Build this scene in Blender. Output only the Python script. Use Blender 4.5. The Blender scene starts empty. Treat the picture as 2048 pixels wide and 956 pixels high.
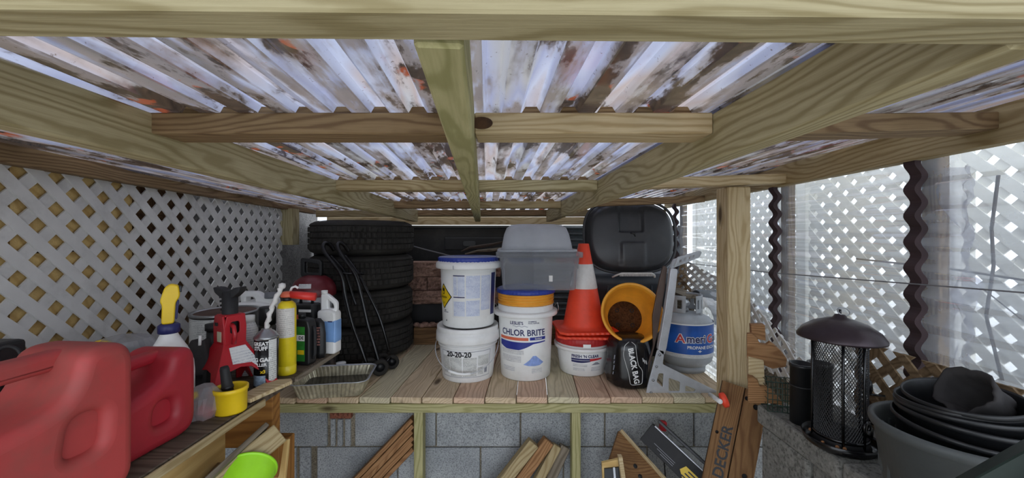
import bpy, bmesh, math, random
from mathutils import Vector, Matrix, noise

random.seed(7)
R = math.radians
scene = bpy.context.scene
COL = scene.collection
F, CX, HY, ZC = 760.0, 1024.0, 472.0, 1.5      # focal length in pixels, centre column, horizon row, eye height

# ---------------------------------------------------------------- camera, sky, exposure
cam_d = bpy.data.cameras.new('camera')
cam_d.sensor_width = 36.0
cam_d.lens = 36.0 * F / 2048.0
cam_d.shift_y = -6.0 / 2048.0
cam_d.clip_start = 0.01
cam = bpy.data.objects.new('camera', cam_d)
COL.objects.link(cam)
cam.location = (0, 0, ZC)
cam.rotation_euler = (R(90), 0, 0)
scene.camera = cam

world = bpy.data.worlds.new('overcast_sky')
scene.world = world
world.use_nodes = True
bg = world.node_tree.nodes['Background']
bg.inputs[0].default_value = (0.83, 0.90, 1.0, 1)
bg.inputs[1].default_value = 1.0

vs = scene.view_settings
vs.view_transform = 'Standard'
vs.look = 'None'
vs.gamma = 1.0
vs.use_curve_mapping = False
vs.exposure = 1.38

# ---------------------------------------------------------------- helpers
def W(px, py, d):
    return Vector(((px - CX) / F * d, d, ZC + (HY - py) / F * d))

def srgb(c):
    if isinstance(c, str):
        c = tuple(int(c[i:i + 2], 16) / 255 for i in (0, 2, 4))
    return tuple(((x / 12.92) if x <= 0.04045 else ((x + 0.055) / 1.055) ** 2.4) for x in c)

class NT:
    def __init__(s, name):
        s.m = bpy.data.materials.new(name)
        s.m.use_nodes = True
        s.t = s.m.node_tree
        s.t.nodes.clear()
        s.out = s.n('ShaderNodeOutputMaterial')
    def n(s, typ, ins=None, **kw):
        nd = s.t.nodes.new(typ)
        for k, v in kw.items():
            setattr(nd, k, v)
        for k, v in (ins or {}).items():
            if isinstance(v, bpy.types.NodeSocket):
                s.t.links.new(v, nd.inputs[k])
            else:
                if isinstance(v, tuple) and len(v) == 3 and nd.inputs[k].type == 'RGBA':
                    v = v + (1,)
                nd.inputs[k].default_value = v
        return nd
    def ramp(s, fac, stops):
        r = s.n('ShaderNodeValToRGB', {0: fac})
        e = r.color_ramp.elements
        while len(e) < len(stops):
            e.new(0.5)
        for el, (p, c) in zip(e, stops):
            el.position = p
            el.color = (c, c, c, 1) if isinstance(c, (int, float)) else tuple(c) + (1,)
        return r.outputs[0]
    def mix(s, fac, a, b, blend='MIX'):
        nd = s.n('ShaderNodeMix', data_type='RGBA', blend_type=blend)
        for i, v in ((0, fac), (6, a), (7, b)):
            if isinstance(v, bpy.types.NodeSocket):
                s.t.links.new(v, nd.inputs[i])
            else:
                nd.inputs[i].default_value = v if isinstance(v, (int, float)) else tuple(v)[:3] + (1,)
        return nd.outputs[2]
    def math(s, op, a, b=0.0):
        nd = s.n('ShaderNodeMath', operation=op)
        for i, v in ((0, a), (1, b)):
            if isinstance(v, bpy.types.NodeSocket):
                s.t.links.new(v, nd.inputs[i])
            else:
                nd.inputs[i].default_value = v
        return nd.outputs[0]
    def coords(s, scale=(1, 1, 1), rand=False):
        tc = s.n('ShaderNodeTexCoord').outputs['Object']
        if rand:
            oi = s.n('ShaderNodeObjectInfo').outputs['Random']
            mul = s.math('MULTIPLY', oi, 37.0)
            tc = s.n('ShaderNodeVectorMath', {0: tc, 1: mul}, operation='ADD').outputs[0]
        return s.n('ShaderNodeMapping', {0: tc, 3: scale}).outputs[0]
    def noise(s, vec, scale, detail=4.0, rough=0.55):
        return s.n('ShaderNodeTexNoise', {'Vector': vec, 'Scale': scale, 'Detail': detail, 'Roughness': rough}).outputs[0]
    def done(s, col, rough=0.5, metal=0.0, bump=None, bstr=0.3, bdist=0.002, **kw):
        ins = {'Base Color': col, 'Roughness': rough, 'Metallic': metal}
        ins.update(kw)
        p = s.n('ShaderNodeBsdfPrincipled', ins)
        if bump is not None:
            b = s.n('ShaderNodeBump', {'Height': bump, 'Strength': bstr, 'Distance': bdist})
            s.t.links.new(b.outputs[0], p.inputs['Normal'])
        s.t.links.new(p.outputs[0], s.out.inputs[0])
        return s.m

def plain(name, c, rough=0.5, metal=0.0, var=0.12, scale=18, dirt=None, dirt_amt=0.4, bstr=0.15, spec=0.5, **kw):
    """painted / plastic / metal: base colour, gentle mottling, optional grime"""
    t = NT(name)
    c = srgb(c)
    v = t.coords(rand=True)
    n1 = t.noise(v, scale)
    lo = tuple(x * (1 - var) for x in c)
    hi = tuple(min(1, x * (1 + var)) for x in c)
    col = t.ramp(n1, [(0.3, lo), (0.7, hi)])
    if dirt:
        n2 = t.noise(v, scale * 0.45, 6, 0.7)
        f = t.ramp(n2, [(0.5, 0.0), (0.75, dirt_amt)])
        col = t.mix(f, col, srgb(dirt))
    kw['Specular IOR Level'] = spec
    return t.done(col, rough, metal, bump=t.noise(v, scale * 5, 3), bstr=bstr, **kw)

def wood(name, c_light, c_dark, c_stain=None, rough=0.75, ring=26.0, stain=0.35, bstr=0.35):
    """grain runs along the local X axis of the piece"""
    t = NT(name)
    tc = t.coords((1, 1, 1), rand=True)
    warp = t.n('ShaderNodeMapping', {0: tc, 3: (0.9, 5, 5)}).outputs[0]
    wn = t.n('ShaderNodeTexNoise', {'Vector': warp, 'Scale': 1.6, 'Detail': 2.0}).outputs[0]
    vv = t.n('ShaderNodeVectorMath', {0: t.n('ShaderNodeMapping', {0: tc, 3: (0.5, 1, 1)}).outputs[0], 1: t.math('MULTIPLY', wn, 0.11)}, operation='ADD').outputs[0]
    wv = t.n('ShaderNodeTexWave', {'Vector': vv, 'Scale': ring, 'Distortion': 1.2, 'Detail': 2.0, 'Detail Scale': 1.5}, wave_type='RINGS', rings_direction='X')
    fine = t.noise(t.n('ShaderNodeMapping', {0: tc, 3: (4, 90, 90)}).outputs[0], 3.0, 3)
    cl, cd = srgb(c_light), srgb(c_dark)
    col = t.ramp(wv.outputs[1], [(0.15, cl), (0.62, tuple(0.78 * a + 0.22 * b for a, b in zip(cl, cd))), (0.97, tuple(0.2 * a + 0.8 * b for a, b in zip(cl, cd)))])
    col = t.mix(t.ramp(fine, [(0.35, 0.0), (0.75, 0.45)]), col, cd)
    blot = t.noise(t.n('ShaderNodeMapping', {0: tc, 3: (2, 7, 7)}).outputs[0], 2.2, 4)
    if c_stain:
        col = t.mix(t.ramp(blot, [(0.42, 0.0), (0.72, stain)]), col, srgb(c_stain))
    vor = t.n('ShaderNodeTexVoronoi', {'Vector': t.n('ShaderNodeMapping', {0: tc, 3: (2.2, 6, 6)}).outputs[0], 'Scale': 1.0}).outputs[0]
    col = t.mix(t.ramp(vor, [(0.05, 0.85), (0.12, 0.0)]), col, srgb('3a2716'))
    return t.done(col, rough, bump=t.math('ADD', fine, t.math('MULTIPLY', wv.outputs[1], 0.5)), bstr=bstr, bdist=0.0015, **{'Specular IOR Level': 0.25})

def concrete(name, c, c2, scale=40, bstr=0.8, pit=True):
    t = NT(name)
    v = t.coords(rand=True)
    n1 = t.noise(v, 5, 5, 0.6)
    n2 = t.noise(v, scale * 4, 3, 0.7)
    col = t.ramp(n1, [(0.3, srgb(c2)), (0.68, srgb(c))])
    col = t.mix(t.ramp(n2, [(0.36, 0.75), (0.5, 0.0)]), col, tuple(x * 0.45 for x in srgb(c2)))
    col = t.mix(t.ramp(n2, [(0.58, 0.0), (0.72, 0.4)]), col, tuple(min(1, x * 1.7) for x in srgb(c)))
    return t.done(col, 0.95, bump=n2, bstr=bstr, bdist=0.004, **{'Specular IOR Level': 0.1})

def printed(name, paper, ink, line=160.0, amount=0.5):
    """paper carrying rows of small print"""
    t = NT(name)
    tc = t.n('ShaderNodeTexCoord').outputs['Object']
    sp = t.n('ShaderNodeSeparateXYZ', {0: tc})
    saw = t.math('FRACT', t.math('MULTIPLY', sp.outputs[2], line))
    row = t.math('GREATER_THAN', saw, 0.42)
    n = t.noise(t.n('ShaderNodeMapping', {0: tc, 3: (420, 420, line * 0.9)}).outputs[0], 1.0, 2)
    blk = t.noise(t.n('ShaderNodeMapping', {0: tc, 3: (16, 16, 32)}).outputs[0], 1.0, 1)
    f = t.math('MULTIPLY', t.math('MULTIPLY', row, t.math('GREATER_THAN', n, 0.44)), t.ramp(blk, [(0.38, 0.15), (0.5, amount)]))
    return t.done(t.mix(f, srgb(paper), srgb(ink)), 0.45)

class MB:
    """collects shapes; build() links them as one mesh object"""
    def __init__(s):
        s.v, s.f, s.sm = [], [], []
    def add(s, verts, faces, M=None, smooth=False):
        o = len(s.v)
        s.v += [tuple((M @ Vector(p)) if M is not None else p) for p in verts]
        s.f += [tuple(i + o for i in f) for f in faces]
        s.sm += [smooth] * len(faces)
        return s
    def mesh(s, me, M=None, smooth=False):
        s.add([v.co.copy() for v in me.vertices], [tuple(p.vertices) for p in me.polygons], M, smooth)
        bpy.data.meshes.remove(me)
        return s
    def box(s, c, size, M=None):
        x, y, z = (k / 2 for k in size)
        vs_ = [(c[0] + a * x, c[1] + b * y, c[2] + d * z) for a in (-1, 1) for b in (-1, 1) for d in (-1, 1)]
        return s.add(vs_, [(0, 1, 3, 2), (4, 6, 7, 5), (0, 4, 5, 1), (2, 3, 7, 6), (0, 2, 6, 4), (1, 5, 7, 3)], M)
    def hexa(s, p):
        """8 corners: bottom ring 0-3, top ring 4-7"""
        return s.add(p, [(3, 2, 1, 0), (4, 5, 6, 7), (0, 1, 5, 4), (1, 2, 6, 5), (2, 3, 7, 6), (3, 0, 4, 7)])
    def lathe(s, prof, n=40, M=None, smooth=True, wob=0.0, fn=None, caps=False):
        vs_, fs = [], []
        for k, (r, z) in enumerate(prof):
            for i in range(n):
                a = 2 * math.pi * i / n
                rr = r
                if fn:
                    rr = fn(a, r, z, k)
                vs_.append((rr * math.cos(a), rr * math.sin(a), z))
        for k in range(len(prof) - 1):
            for i in range(n):
                j = (i + 1) % n
                fs.append((k * n + i, k * n + j, (k + 1) * n + j, (k + 1) * n + i))
        if caps:
            fs.append(tuple(range(n - 1, -1, -1)))
            fs.append(tuple((len(prof) - 1) * n + i for i in range(n)))
        return s.add(vs_, fs, M, smooth)
    def tube(s, pts, r, n=10, M=None, closed=False, smooth=True):
        pts = [Vector(p) for p in pts]
        vs_, fs = [], []
        m = len(pts)
        up = None
        for k, p in enumerate(pts):
            a = pts[(k - 1) % m] if (k > 0 or closed) else p
            b = pts[(k + 1) % m] if (k < m - 1 or closed) else p
            t = (b - a).normalized()
            if up is None:
                up = t.orthogonal().normalized()
            up = (up - t * up.dot(t)).normalized()
            w = t.cross(up)
            rr = r[k] if isinstance(r, (list, tuple)) else r
            for i in range(n):
                an = 2 * math.pi * i / n
                vs_.append(p + up * (rr * math.cos(an)) + w * (rr * math.sin(an)))
        for k in range(m if closed else m - 1):
            q = (k + 1) % m
            for i in range(n):
                j = (i + 1) % n
                fs.append((k * n + i, k * n + j, q * n + j, q * n + i))
        if not closed:
            fs.append(tuple(range(n - 1, -1, -1)))
            fs.append(tuple((m - 1) * n + i for i in range(n)))
        return s.add(vs_, fs, M, smooth)
    def grid(s, fn, nu, nv, M=None, smooth=True):
        vs_ = [fn(i / nu, j / nv) for j in range(nv + 1) for i in range(nu + 1)]
        fs = [(j * (nu + 1) + i, j * (nu + 1) + i + 1, (j + 1) * (nu + 1) + i + 1, (j + 1) * (nu + 1) + i) for j in range(nv) for i in range(nu)]
        return s.add(vs_, fs, M, smooth)
    def poly_extrude(s, pts, vec):
        """planar 3-D polygon thickened along vec"""
        n = len(pts)
        vec = Vector(vec)
        a = [Vector(p) for p in pts]
        b = [p + vec for p in a]
        return s.add(a + b, [tuple(range(n - 1, -1, -1)), tuple(range(n, 2 * n))] + [(i, (i + 1) % n, n + (i + 1) % n, n + i) for i in range(n)])
    def build(s, name, mat, parent=None, origin=None, bevel=0.0, seg=2, solid=0.0, subsurf=0):
        me = bpy.data.meshes.new(name)
        if origin is not None:
            o = Vector(origin)
            s.v = [tuple(Vector(p) - o) for p in s.v]
        me.from_pydata(s.v, [], s.f)
        me.polygons.foreach_set('use_smooth', s.sm)
        me.update()
        me.materials.append(mat)
        ob = bpy.data.objects.new(name, me)
        COL.objects.link(ob)
        if parent is not None:
            ob.parent = parent
        if solid:
            md = ob.modifiers.new('thickness', 'SOLIDIFY')
            md.thickness = solid
            md.offset = 0
        if bevel:
            md = ob.modifiers.new('edges', 'BEVEL')
            md.width = bevel
            md.segments = seg
            md.limit_method = 'ANGLE'
            md.angle_limit = R(40)
        if subsurf:
            md = ob.modifiers.new('smooth', 'SUBSURF')
            md.levels = md.render_levels = subsurf
        return ob

def tag(o, label=None, cat=None, group=None, kind=None):
    for k, v in (('label', label), ('category', cat), ('group', group), ('kind', kind)):
        if v:
            o[k] = v
    return o

def thing(name, label, cat, loc=(0, 0, 0), rotz=0.0, group=None, rot=None):
    o = bpy.data.objects.new(name, None)
    o.empty_display_size = 0.05
    COL.objects.link(o)
    o.location = loc
    o.rotation_euler = rot if rot else (0, 0, rotz)
    return tag(o, label, cat, group)

def struct(name):
    o = bpy.data.objects.new(name, None)
    COL.objects.link(o)
    o['kind'] = 'structure'
    return o

def frame(p0, p1, up=(0, 0, 1)):
    x = (Vector(p1) - Vector(p0)).normalized()
    u = Vector(up)
    y = u.cross(x).normalized()
    z = x.cross(y)
    M = Matrix((x, y, z)).transposed().to_4x4()
    M.translation = (Vector(p0) + Vector(p1)) / 2
    return M

def beam(name, p0, p1, w, h, mat, parent=None, up=(0, 0, 1), bevel=0.002, base=None):
    """timber from p0 to p1; w sideways, h along up; local X is the grain"""
    L = (Vector(p1) - Vector(p0)).length
    o = MB().box((0, 0, 0), (L, w, h)).build(name, mat, None, bevel=bevel, seg=1)
    M = frame(p0, p1, up)
    if parent is not None:
        o.parent = parent
        M = Matrix.Translation(-Vector(parent.location)) @ M
    o.matrix_local = M
    return o

def curve_mesh(loops, half, bevel=0.0, res=2):
    cu = bpy.data.curves.new('c', 'CURVE')
    cu.dimensions = '2D'
    cu.fill_mode = 'BOTH'
    cu.extrude = max(half - bevel, 0)
    cu.bevel_depth = bevel
    cu.bevel_resolution = res
    cu.offset = -bevel
    for lp in loops:
        sp = cu.splines.new('POLY')
        sp.points.add(len(lp) - 1)
        for q, p in zip(sp.points, lp):
            q.co = (p[0], p[1], 0, 1)
        sp.use_cyclic_u = True
    ob = bpy.data.objects.new('c', cu)
    me = bpy.data.meshes.new_from_object(ob)
    bpy.data.objects.remove(ob)
    bpy.data.curves.remove(cu)
    return me

def rounded(pts, r, n=5):
    out = []
    m = len(pts)
    for i in range(m):
        rr = r[i] if isinstance(r, (list, tuple)) else r
        p, a, b = Vector(pts[i][:2]), Vector(pts[i - 1][:2]), Vector(pts[(i + 1) % m][:2])
        da, db = (a - p), (b - p)
        la = min(rr, da.length * 0.48)
        lb = min(rr, db.length * 0.48)
        A, B = p + da.normalized() * la, p + db.normalized() * lb
        for k in range(n + 1):
            t = k / n
            q = A * (1 - t) ** 2 + p * 2 * t * (1 - t) + B * t ** 2
            out.append((q.x, q.y))
    return out

def circle(cx, cy, r, n=16, ry=None):
    return [(cx + r * math.cos(2 * math.pi * i / n), cy + (ry or r) * math.sin(2 * math.pi * i / n)) for i in range(n)]

def text_mesh(s, size, bold=0.0, align='CENTER', shear=0.0, xs=1.0):
    cu = bpy.data.curves.new('t', 'FONT')
    cu.body = s
    cu.size = size
    cu.align_x = align
    cu.align_y = 'CENTER'
    cu.offset = bold
    cu.shear = shear
    cu.resolution_u = 3
    ob = bpy.data.objects.new('t', cu)
    me = bpy.data.meshes.new_from_object(ob)
    bpy.data.objects.remove(ob)
    bpy.data.curves.remove(cu)
    for v in me.vertices:
        v.co.x *= xs
    return me

def cyl_map(me, rf, a0, z0, lift=0.0012, rot90=False, tilt=0.0):
    """wrap a flat mesh round a cylinder or cone facing -Y"""
    bm = bmesh.new()
    bm.from_mesh(me)
    mb = MB()
    vs_ = []
    for v in bm.verts:
        x, y = v.co.x, v.co.y
        if rot90:
            x, y = y, -x
        z = z0 + y + x * tilt
        r = rf(z) + lift
        a = a0 + x / r
        vs_.append((r * math.sin(a), -r * math.cos(a), z))
    bm.verts.index_update()
    mb.add(vs_, [tuple(v.index for v in f.verts) for f in bm.faces])
    bm.free()
    bpy.data.meshes.remove(me)
    return mb

def cyl_patch(rf, a0, a1, z0f, z1f, n=16, m=2, lift=0.0006):
    """label on a cylinder or cone; z0f/z1f may be functions of t"""
    f0 = z0f if callable(z0f) else (lambda t: z0f)
    f1 = z1f if callable(z1f) else (lambda t: z1f)
    def fn(u, v):
        z = f0(u) * (1 - v) + f1(u) * v
        a = a0 + (a1 - a0) * u
        r = rf(z) + lift
        return (r * math.sin(a), -r * math.cos(a), z)
    return MB().grid(fn, n, m)

def flat_poly(rf, a0, z0, pts, lift=0.001, n=3):
    """small printed shape (x, z offsets) on a cylinder"""
    bm = bmesh.new()
    f = bm.faces.new([bm.verts.new((x, y, 0)) for x, y in pts])
    bmesh.ops.triangulate(bm, faces=[f])
    for _ in range(n):
        bmesh.ops.subdivide_edges(bm, edges=[e for e in bm.edges if e.calc_length() > 0.02], cuts=1)
        bmesh.ops.triangulate(bm, faces=bm.faces)
    me = bpy.data.meshes.new('p')
    bm.to_mesh(me)
    bm.free()
    return cyl_map(me, rf, a0, z0, lift)

def clip_poly(poly, a, b, c):
    """keep a*x+b*y<=c"""
    out = []
    for i in range(len(poly)):
        p, q = poly[i], poly[(i + 1) % len(poly)]
        fp, fq = a * p[0] + b * p[1] - c, a * q[0] + b * q[1] - c
        if fp <= 0:
            out.append(p)
        if fp * fq < 0:
            t = fp / (fp - fq)
            out.append((p[0] + (q[0] - p[0]) * t, p[1] + (q[1] - p[1]) * t))
    return out

def lattice(parent, O, U, V, ul, vl, pitch, sw, th, mat, nm='slat', phase=0.0, clips=()):
    """two crossed layers of diagonal slats in the rectangle O + u*U + v*V; each slat is its own part"""
    O, U, V = Vector(O), Vector(U).normalized(), Vector(V).normalized()
    N = U.cross(V)
    base = Vector(parent.location)
    s2 = math.sqrt(2)
    for layer, sg in ((0, 1), (1, -1)):
        c = -vl - pitch + phase if sg == 1 else -pitch + phase
        end = ul + pitch if sg == 1 else ul + vl + pitch
        while c < end:
            h = sw / 2 * s2
            # line u - sg*v = c  (sg=1) or u + v = c
            big = ul + vl + 1
            if sg == 1:
                q = [(c - h - big, -big), (c + h - big, -big), (c + h + big, big), (c - h + big, big)]
            else:
                q = [(c - h + big, -big), (c + h + big, -big), (c + h - big, big), (c - h - big, big)]
            for a, b, k in ((-1, 0, 0), (1, 0, ul), (0, -1, 0), (0, 1, vl)) + tuple(clips):
                q = clip_poly(q, a, b, k)
                if len(q) < 3:
                    break
            c += pitch
            if len(q) < 3:
                continue
            ar = abs(sum(q[i][0] * q[(i + 1) % len(q)][1] - q[(i + 1) % len(q)][0] * q[i][1] for i in range(len(q)))) / 2
            if ar < sw * sw * 0.6:
                continue
            P = [O + U * u + V * v + N * (layer * th) for u, v in q]
            MB().poly_extrude(P, N * th).build(nm, mat, parent, base)

def smooth01(x):
    x = max(0.0, min(1.0, x))
    return x * x * (3 - 2 * x)

# ---------------------------------------------------------------- materials
pine = wood('pressure_treated_pine', 'b7ac88', '8a7d58', '9a8d66', ring=30)
pine_warm = wood('warm_pine', 'b3a27c', '8a7550', '94825c', ring=28)
pine_brown = wood('brown_pine', '98805e', '685038', '6a543c', ring=28)
pine_pale = wood('pale_pine', 'd0bd98', 'a78f66', 'b09a70', ring=30)
pine_green = wood('greenish_pine', 'b8b184', '8d8a5a', '8a8458', ring=30)
deck_a = wood('deck_board_tan', 'ddc8a8', 'b39c7c', 'b8a48a', ring=24, stain=0.5)
deck_b = wood('deck_board_pink', 'dfc0a4', 'b8967c', 'b8a08c', ring=24, stain=0.5)
deck_c = wood('deck_board_sage', 'dad0b0', 'b0a588', 'aea48c', ring=24, stain=0.5)
cedar = wood('cedar', 'a98058', '7a5434', '6b4a2e', ring=34)
plyw = wood('plywood', 'e2c484', 'c4a064', 'b89660', ring=9, stain=0.5)
ply_orange = wood('orange_plywood', 'a8763c', '7d5226', '6f4a24', ring=9, stain=0.6)
ply_brown = wood('brown_plywood', '8a6a48', '5f452c', '4a3524', ring=20, stain=0.6)
grey_wood = wood('weathered_wood', '8d8272', '625848', '554b3e', ring=22, stain=0.5)
blockm = concrete('cinder_block', 'b0b3b4', '8d9194')
mortar = concrete('mortar', '9c9280', '6f6758')
greywall = concrete('grey_render', '7e7c7a', '5f5d5c', 25, 0.4)
ledgem = concrete('ledge_stone', '8d8c86', '6c6b66', 22, 0.5)
dirt_ground = concrete('dusty_concrete_floor', 'b3aa9c', '928a7e', 20, 0.7)
driveway = concrete('pale_gravel', 'd8d6d0', 'b9b7b2', 30, 0.5)
brick_red = concrete('red_brick', '9a6450', '6f463a', 22, 0.8)
splitface = concrete('split_face_block', 'b08f7e', '84685c', 14, 1.0)
white_pvc = plain('white_lattice_vinyl', 'd2d1ce', 0.55, var=0.08, scale=9, dirt='8f8c86', dirt_amt=0.55, bstr=0.1)
outer_pvc = plain('outer_lattice_vinyl', 'd6d3c8', 0.6, var=0.05)
black_pl = plain('black_plastic', '17181a', 0.42, var=0.2, dirt='3a3936', dirt_amt=0.25)
black_mt = plain('black_matt_plastic', '1d1d1f', 0.65, var=0.2, dirt='4a4844', dirt_amt=0.3)
lid_pl = plain('charcoal_plastic', '38393c', 0.38, var=0.1, dirt='55524e', dirt_amt=0.35)
slate_pl = plain('slate_plastic', '3a4048', 0.45, var=0.12, dirt='5a5854', dirt_amt=0.4)
rubber = plain('tyre_rubber', '302e2b', 0.85, var=0.25, scale=10, dirt='4b4740', dirt_amt=0.6, spec=0.25)
black_st = plain('black_enamelled_steel', '0f0f11', 0.22, 0.0, var=0.1)
white_pl = plain('white_plastic', 'f1f2f0', 0.38, var=0.03, scale=8, dirt='b5b2a8', dirt_amt=0.35)
white_pl2 = plain('milky_plastic', 'ececea', 0.35, var=0.05, scale=8, dirt='a8a498', dirt_amt=0.4)
blue_pl = plain('blue_lid_plastic', '2b3f96', 0.4, var=0.1)
gold_pl = plain('golden_plastic', 'eda432', 0.45, var=0.07, dirt='9a6a26', dirt_amt=0.3)
orange_cone = plain('traffic_orange', 'ee4a2c', 0.5, var=0.05, dirt='a83c26', dirt_amt=0.3)
white_refl = plain('reflective_white', 'd9d6d2', 0.35, var=0.06, scale=40, dirt='a9a39c', dirt_amt=0.5)
red_pl = plain('red_lid_plastic', 'b02a2a', 0.5, var=0.12, dirt='7a2a26')
can_red = plain('faded_red_plastic', 'a83c3a', 0.6, var=0.12, scale=7, dirt='6e4a40', dirt_amt=0.75)
can_red2 = plain('deep_red_plastic', 'a8202e', 0.5, var=0.1, scale=7, dirt='6e2a2c', dirt_amt=0.4)
jack_red = plain('red_enamel', 'b01e28', 0.35, var=0.08, dirt='6a1a1c')
yellow_pl = plain('yellow_plastic', 'e6c21c', 0.4, var=0.06)
yellow_en = plain('yellow_enamel', 'e8d020', 0.35, var=0.05, dirt='b09a20')
alu = plain('aluminium', 'c4c7cc', 0.42, 0.45, var=0.08, dirt='80807e', dirt_amt=0.3)
steel = plain('tin_plate', 'a4a6a8', 0.3, 0.9, var=0.15)
dirty_foil = plain('tarnished_foil', 'c4bda4', 0.32, 0.55, var=0.3, scale=30, dirt='5a5444', dirt_amt=0.6)
oily = plain('used_oil', '14120f', 0.08, var=0.1, spec=0.7)
tank_grey = plain('tank_grey_paint', 'a9adb1', 0.5, var=0.07, dirt='77756f', dirt_amt=0.4)
label_white = plain('label_white', 'e6e6e4', 0.4, var=0.02)
ink_black = plain('black_ink', '15151a', 0.5, var=0.02)
ink_blue = plain('blue_ink', '27338f', 0.45, var=0.08)
ink_navy = plain('navy_ink', '24285e', 0.45, var=0.02)
ink_orange = plain('orange_ink', 'd8694a', 0.45, var=0.04)
ink_pale = plain('pale_blue_ink', '8da6e0', 0.45, var=0.18, scale=60)
ink_grey = plain('grey_ink', '8f9099', 0.5, var=0.1)
ink_red = plain('red_ink', 'c8343a', 0.45, var=0.05)
print_blue = printed('blue_small_print', 'd6dcea', '6f80b8')
print_grey = printed('grey_small_print', 'd9dad6', '4f5254')
print_pale = printed('faint_small_print', 'dededc', '8a8e9c', 130)
amerigas = plain('tank_label_blue', '2457a8', 0.3, var=0.4, scale=6)
pot_grey = plain('grey_pot_plastic', '4c5050', 0.5, var=0.12, dirt='6a6860', dirt_amt=0.4)
bronze = plain('dark_bronze', '3a3034', 0.35, 0.5, var=0.15)
lime = plain('lime_plastic', '9ee02a', 0.35, var=0.06)
maroon = plain('maroon_enamel', '6a2028', 0.35, var=0.15)
cloth_black = plain('black_fabric', '3c3a3a', 0.8, var=0.2, spec=0.1)
soil = concrete('dry_soil', '6b4a30', '3d2a1c', 30, 0.9)
green_wire = plain('green_coated_wire', '23382e', 0.45, var=0.1)
green_dark = plain('dark_green_plastic', '20302a', 0.5, var=0.12)
tan_lat = wood('brown_lattice_wood', '8a7458', '62503a', '574632', ring=20)
rope_grey = plain('grey_cord', '77777a', 0.6)
twig_m = plain('twig_bark', '4a3e36', 0.9)
leafm = plain('dry_leaf', '6a4a2c', 0.8, var=0.4, scale=30)

def clear_plastic(name, tint, haze, trans_mix, rough=0.08, spots=True):
    """thin cloudy plastic: part clear, part milky, with a soft sheen"""
    t = NT(name)
    v = t.coords()
    n1 = t.noise(v, 6, 5)
    tr = t.n('ShaderNodeBsdfTransparent', {0: tint})
    tl = t.n('ShaderNodeBsdfTranslucent', {0: haze})
    df = t.n('ShaderNodeBsdfDiffuse', {0: haze})
    gl = t.n('ShaderNodeBsdfGlossy', {0: (1, 1, 1), 1: rough})
    m1 = t.n('ShaderNodeMixShader', {0: 0.35, 1: tl.outputs[0], 2: df.outputs[0]})
    lo, hi = trans_mix
    f = t.ramp(n1, [(0.3, lo), (0.7, hi)])
    m2 = t.n('ShaderNodeMixShader', {0: f, 1: tr.outputs[0], 2: m1.outputs[0]})
    fr = t.n('ShaderNodeFresnel', {0: 1.35})
    frs = t.math('MULTIPLY', fr.outputs[0], 0.3)
    m3 = t.n('ShaderNodeMixShader', {0: frs, 1: m2.outputs[0], 2: gl.outputs[0]})
    t.t.links.new(m3.outputs[0], t.out.inputs[0])
    return t.m

wall_clear = clear_plastic('cloudy_clear_sheet', (0.93, 0.96, 1.0), (0.74, 0.82, 0.95), (0.2, 0.4))
bin_clear = clear_plastic('milky_bin_plastic', (0.93, 0.94, 0.95), (0.78, 0.80, 0.83), (0.14, 0.26), 0.12)
bin_milky = clear_plastic('frosted_bin_plastic', (0.9, 0.92, 0.93), (0.90, 0.92, 0.95), (0.46, 0.6), 0.2)
bag_clear = clear_plastic('clear_bag_film', (0.95, 0.95, 0.95), (0.75, 0.76, 0.8), (0.25, 0.6), 0.1)
jug_clear = clear_plastic('translucent_jug', (0.85, 0.9, 0.95), (0.78, 0.82, 0.86), (0.75, 0.9), 0.2)
mesh_dark = plain('black_mesh_wire', '1c1c1e', 0.5, var=0.1)

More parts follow.
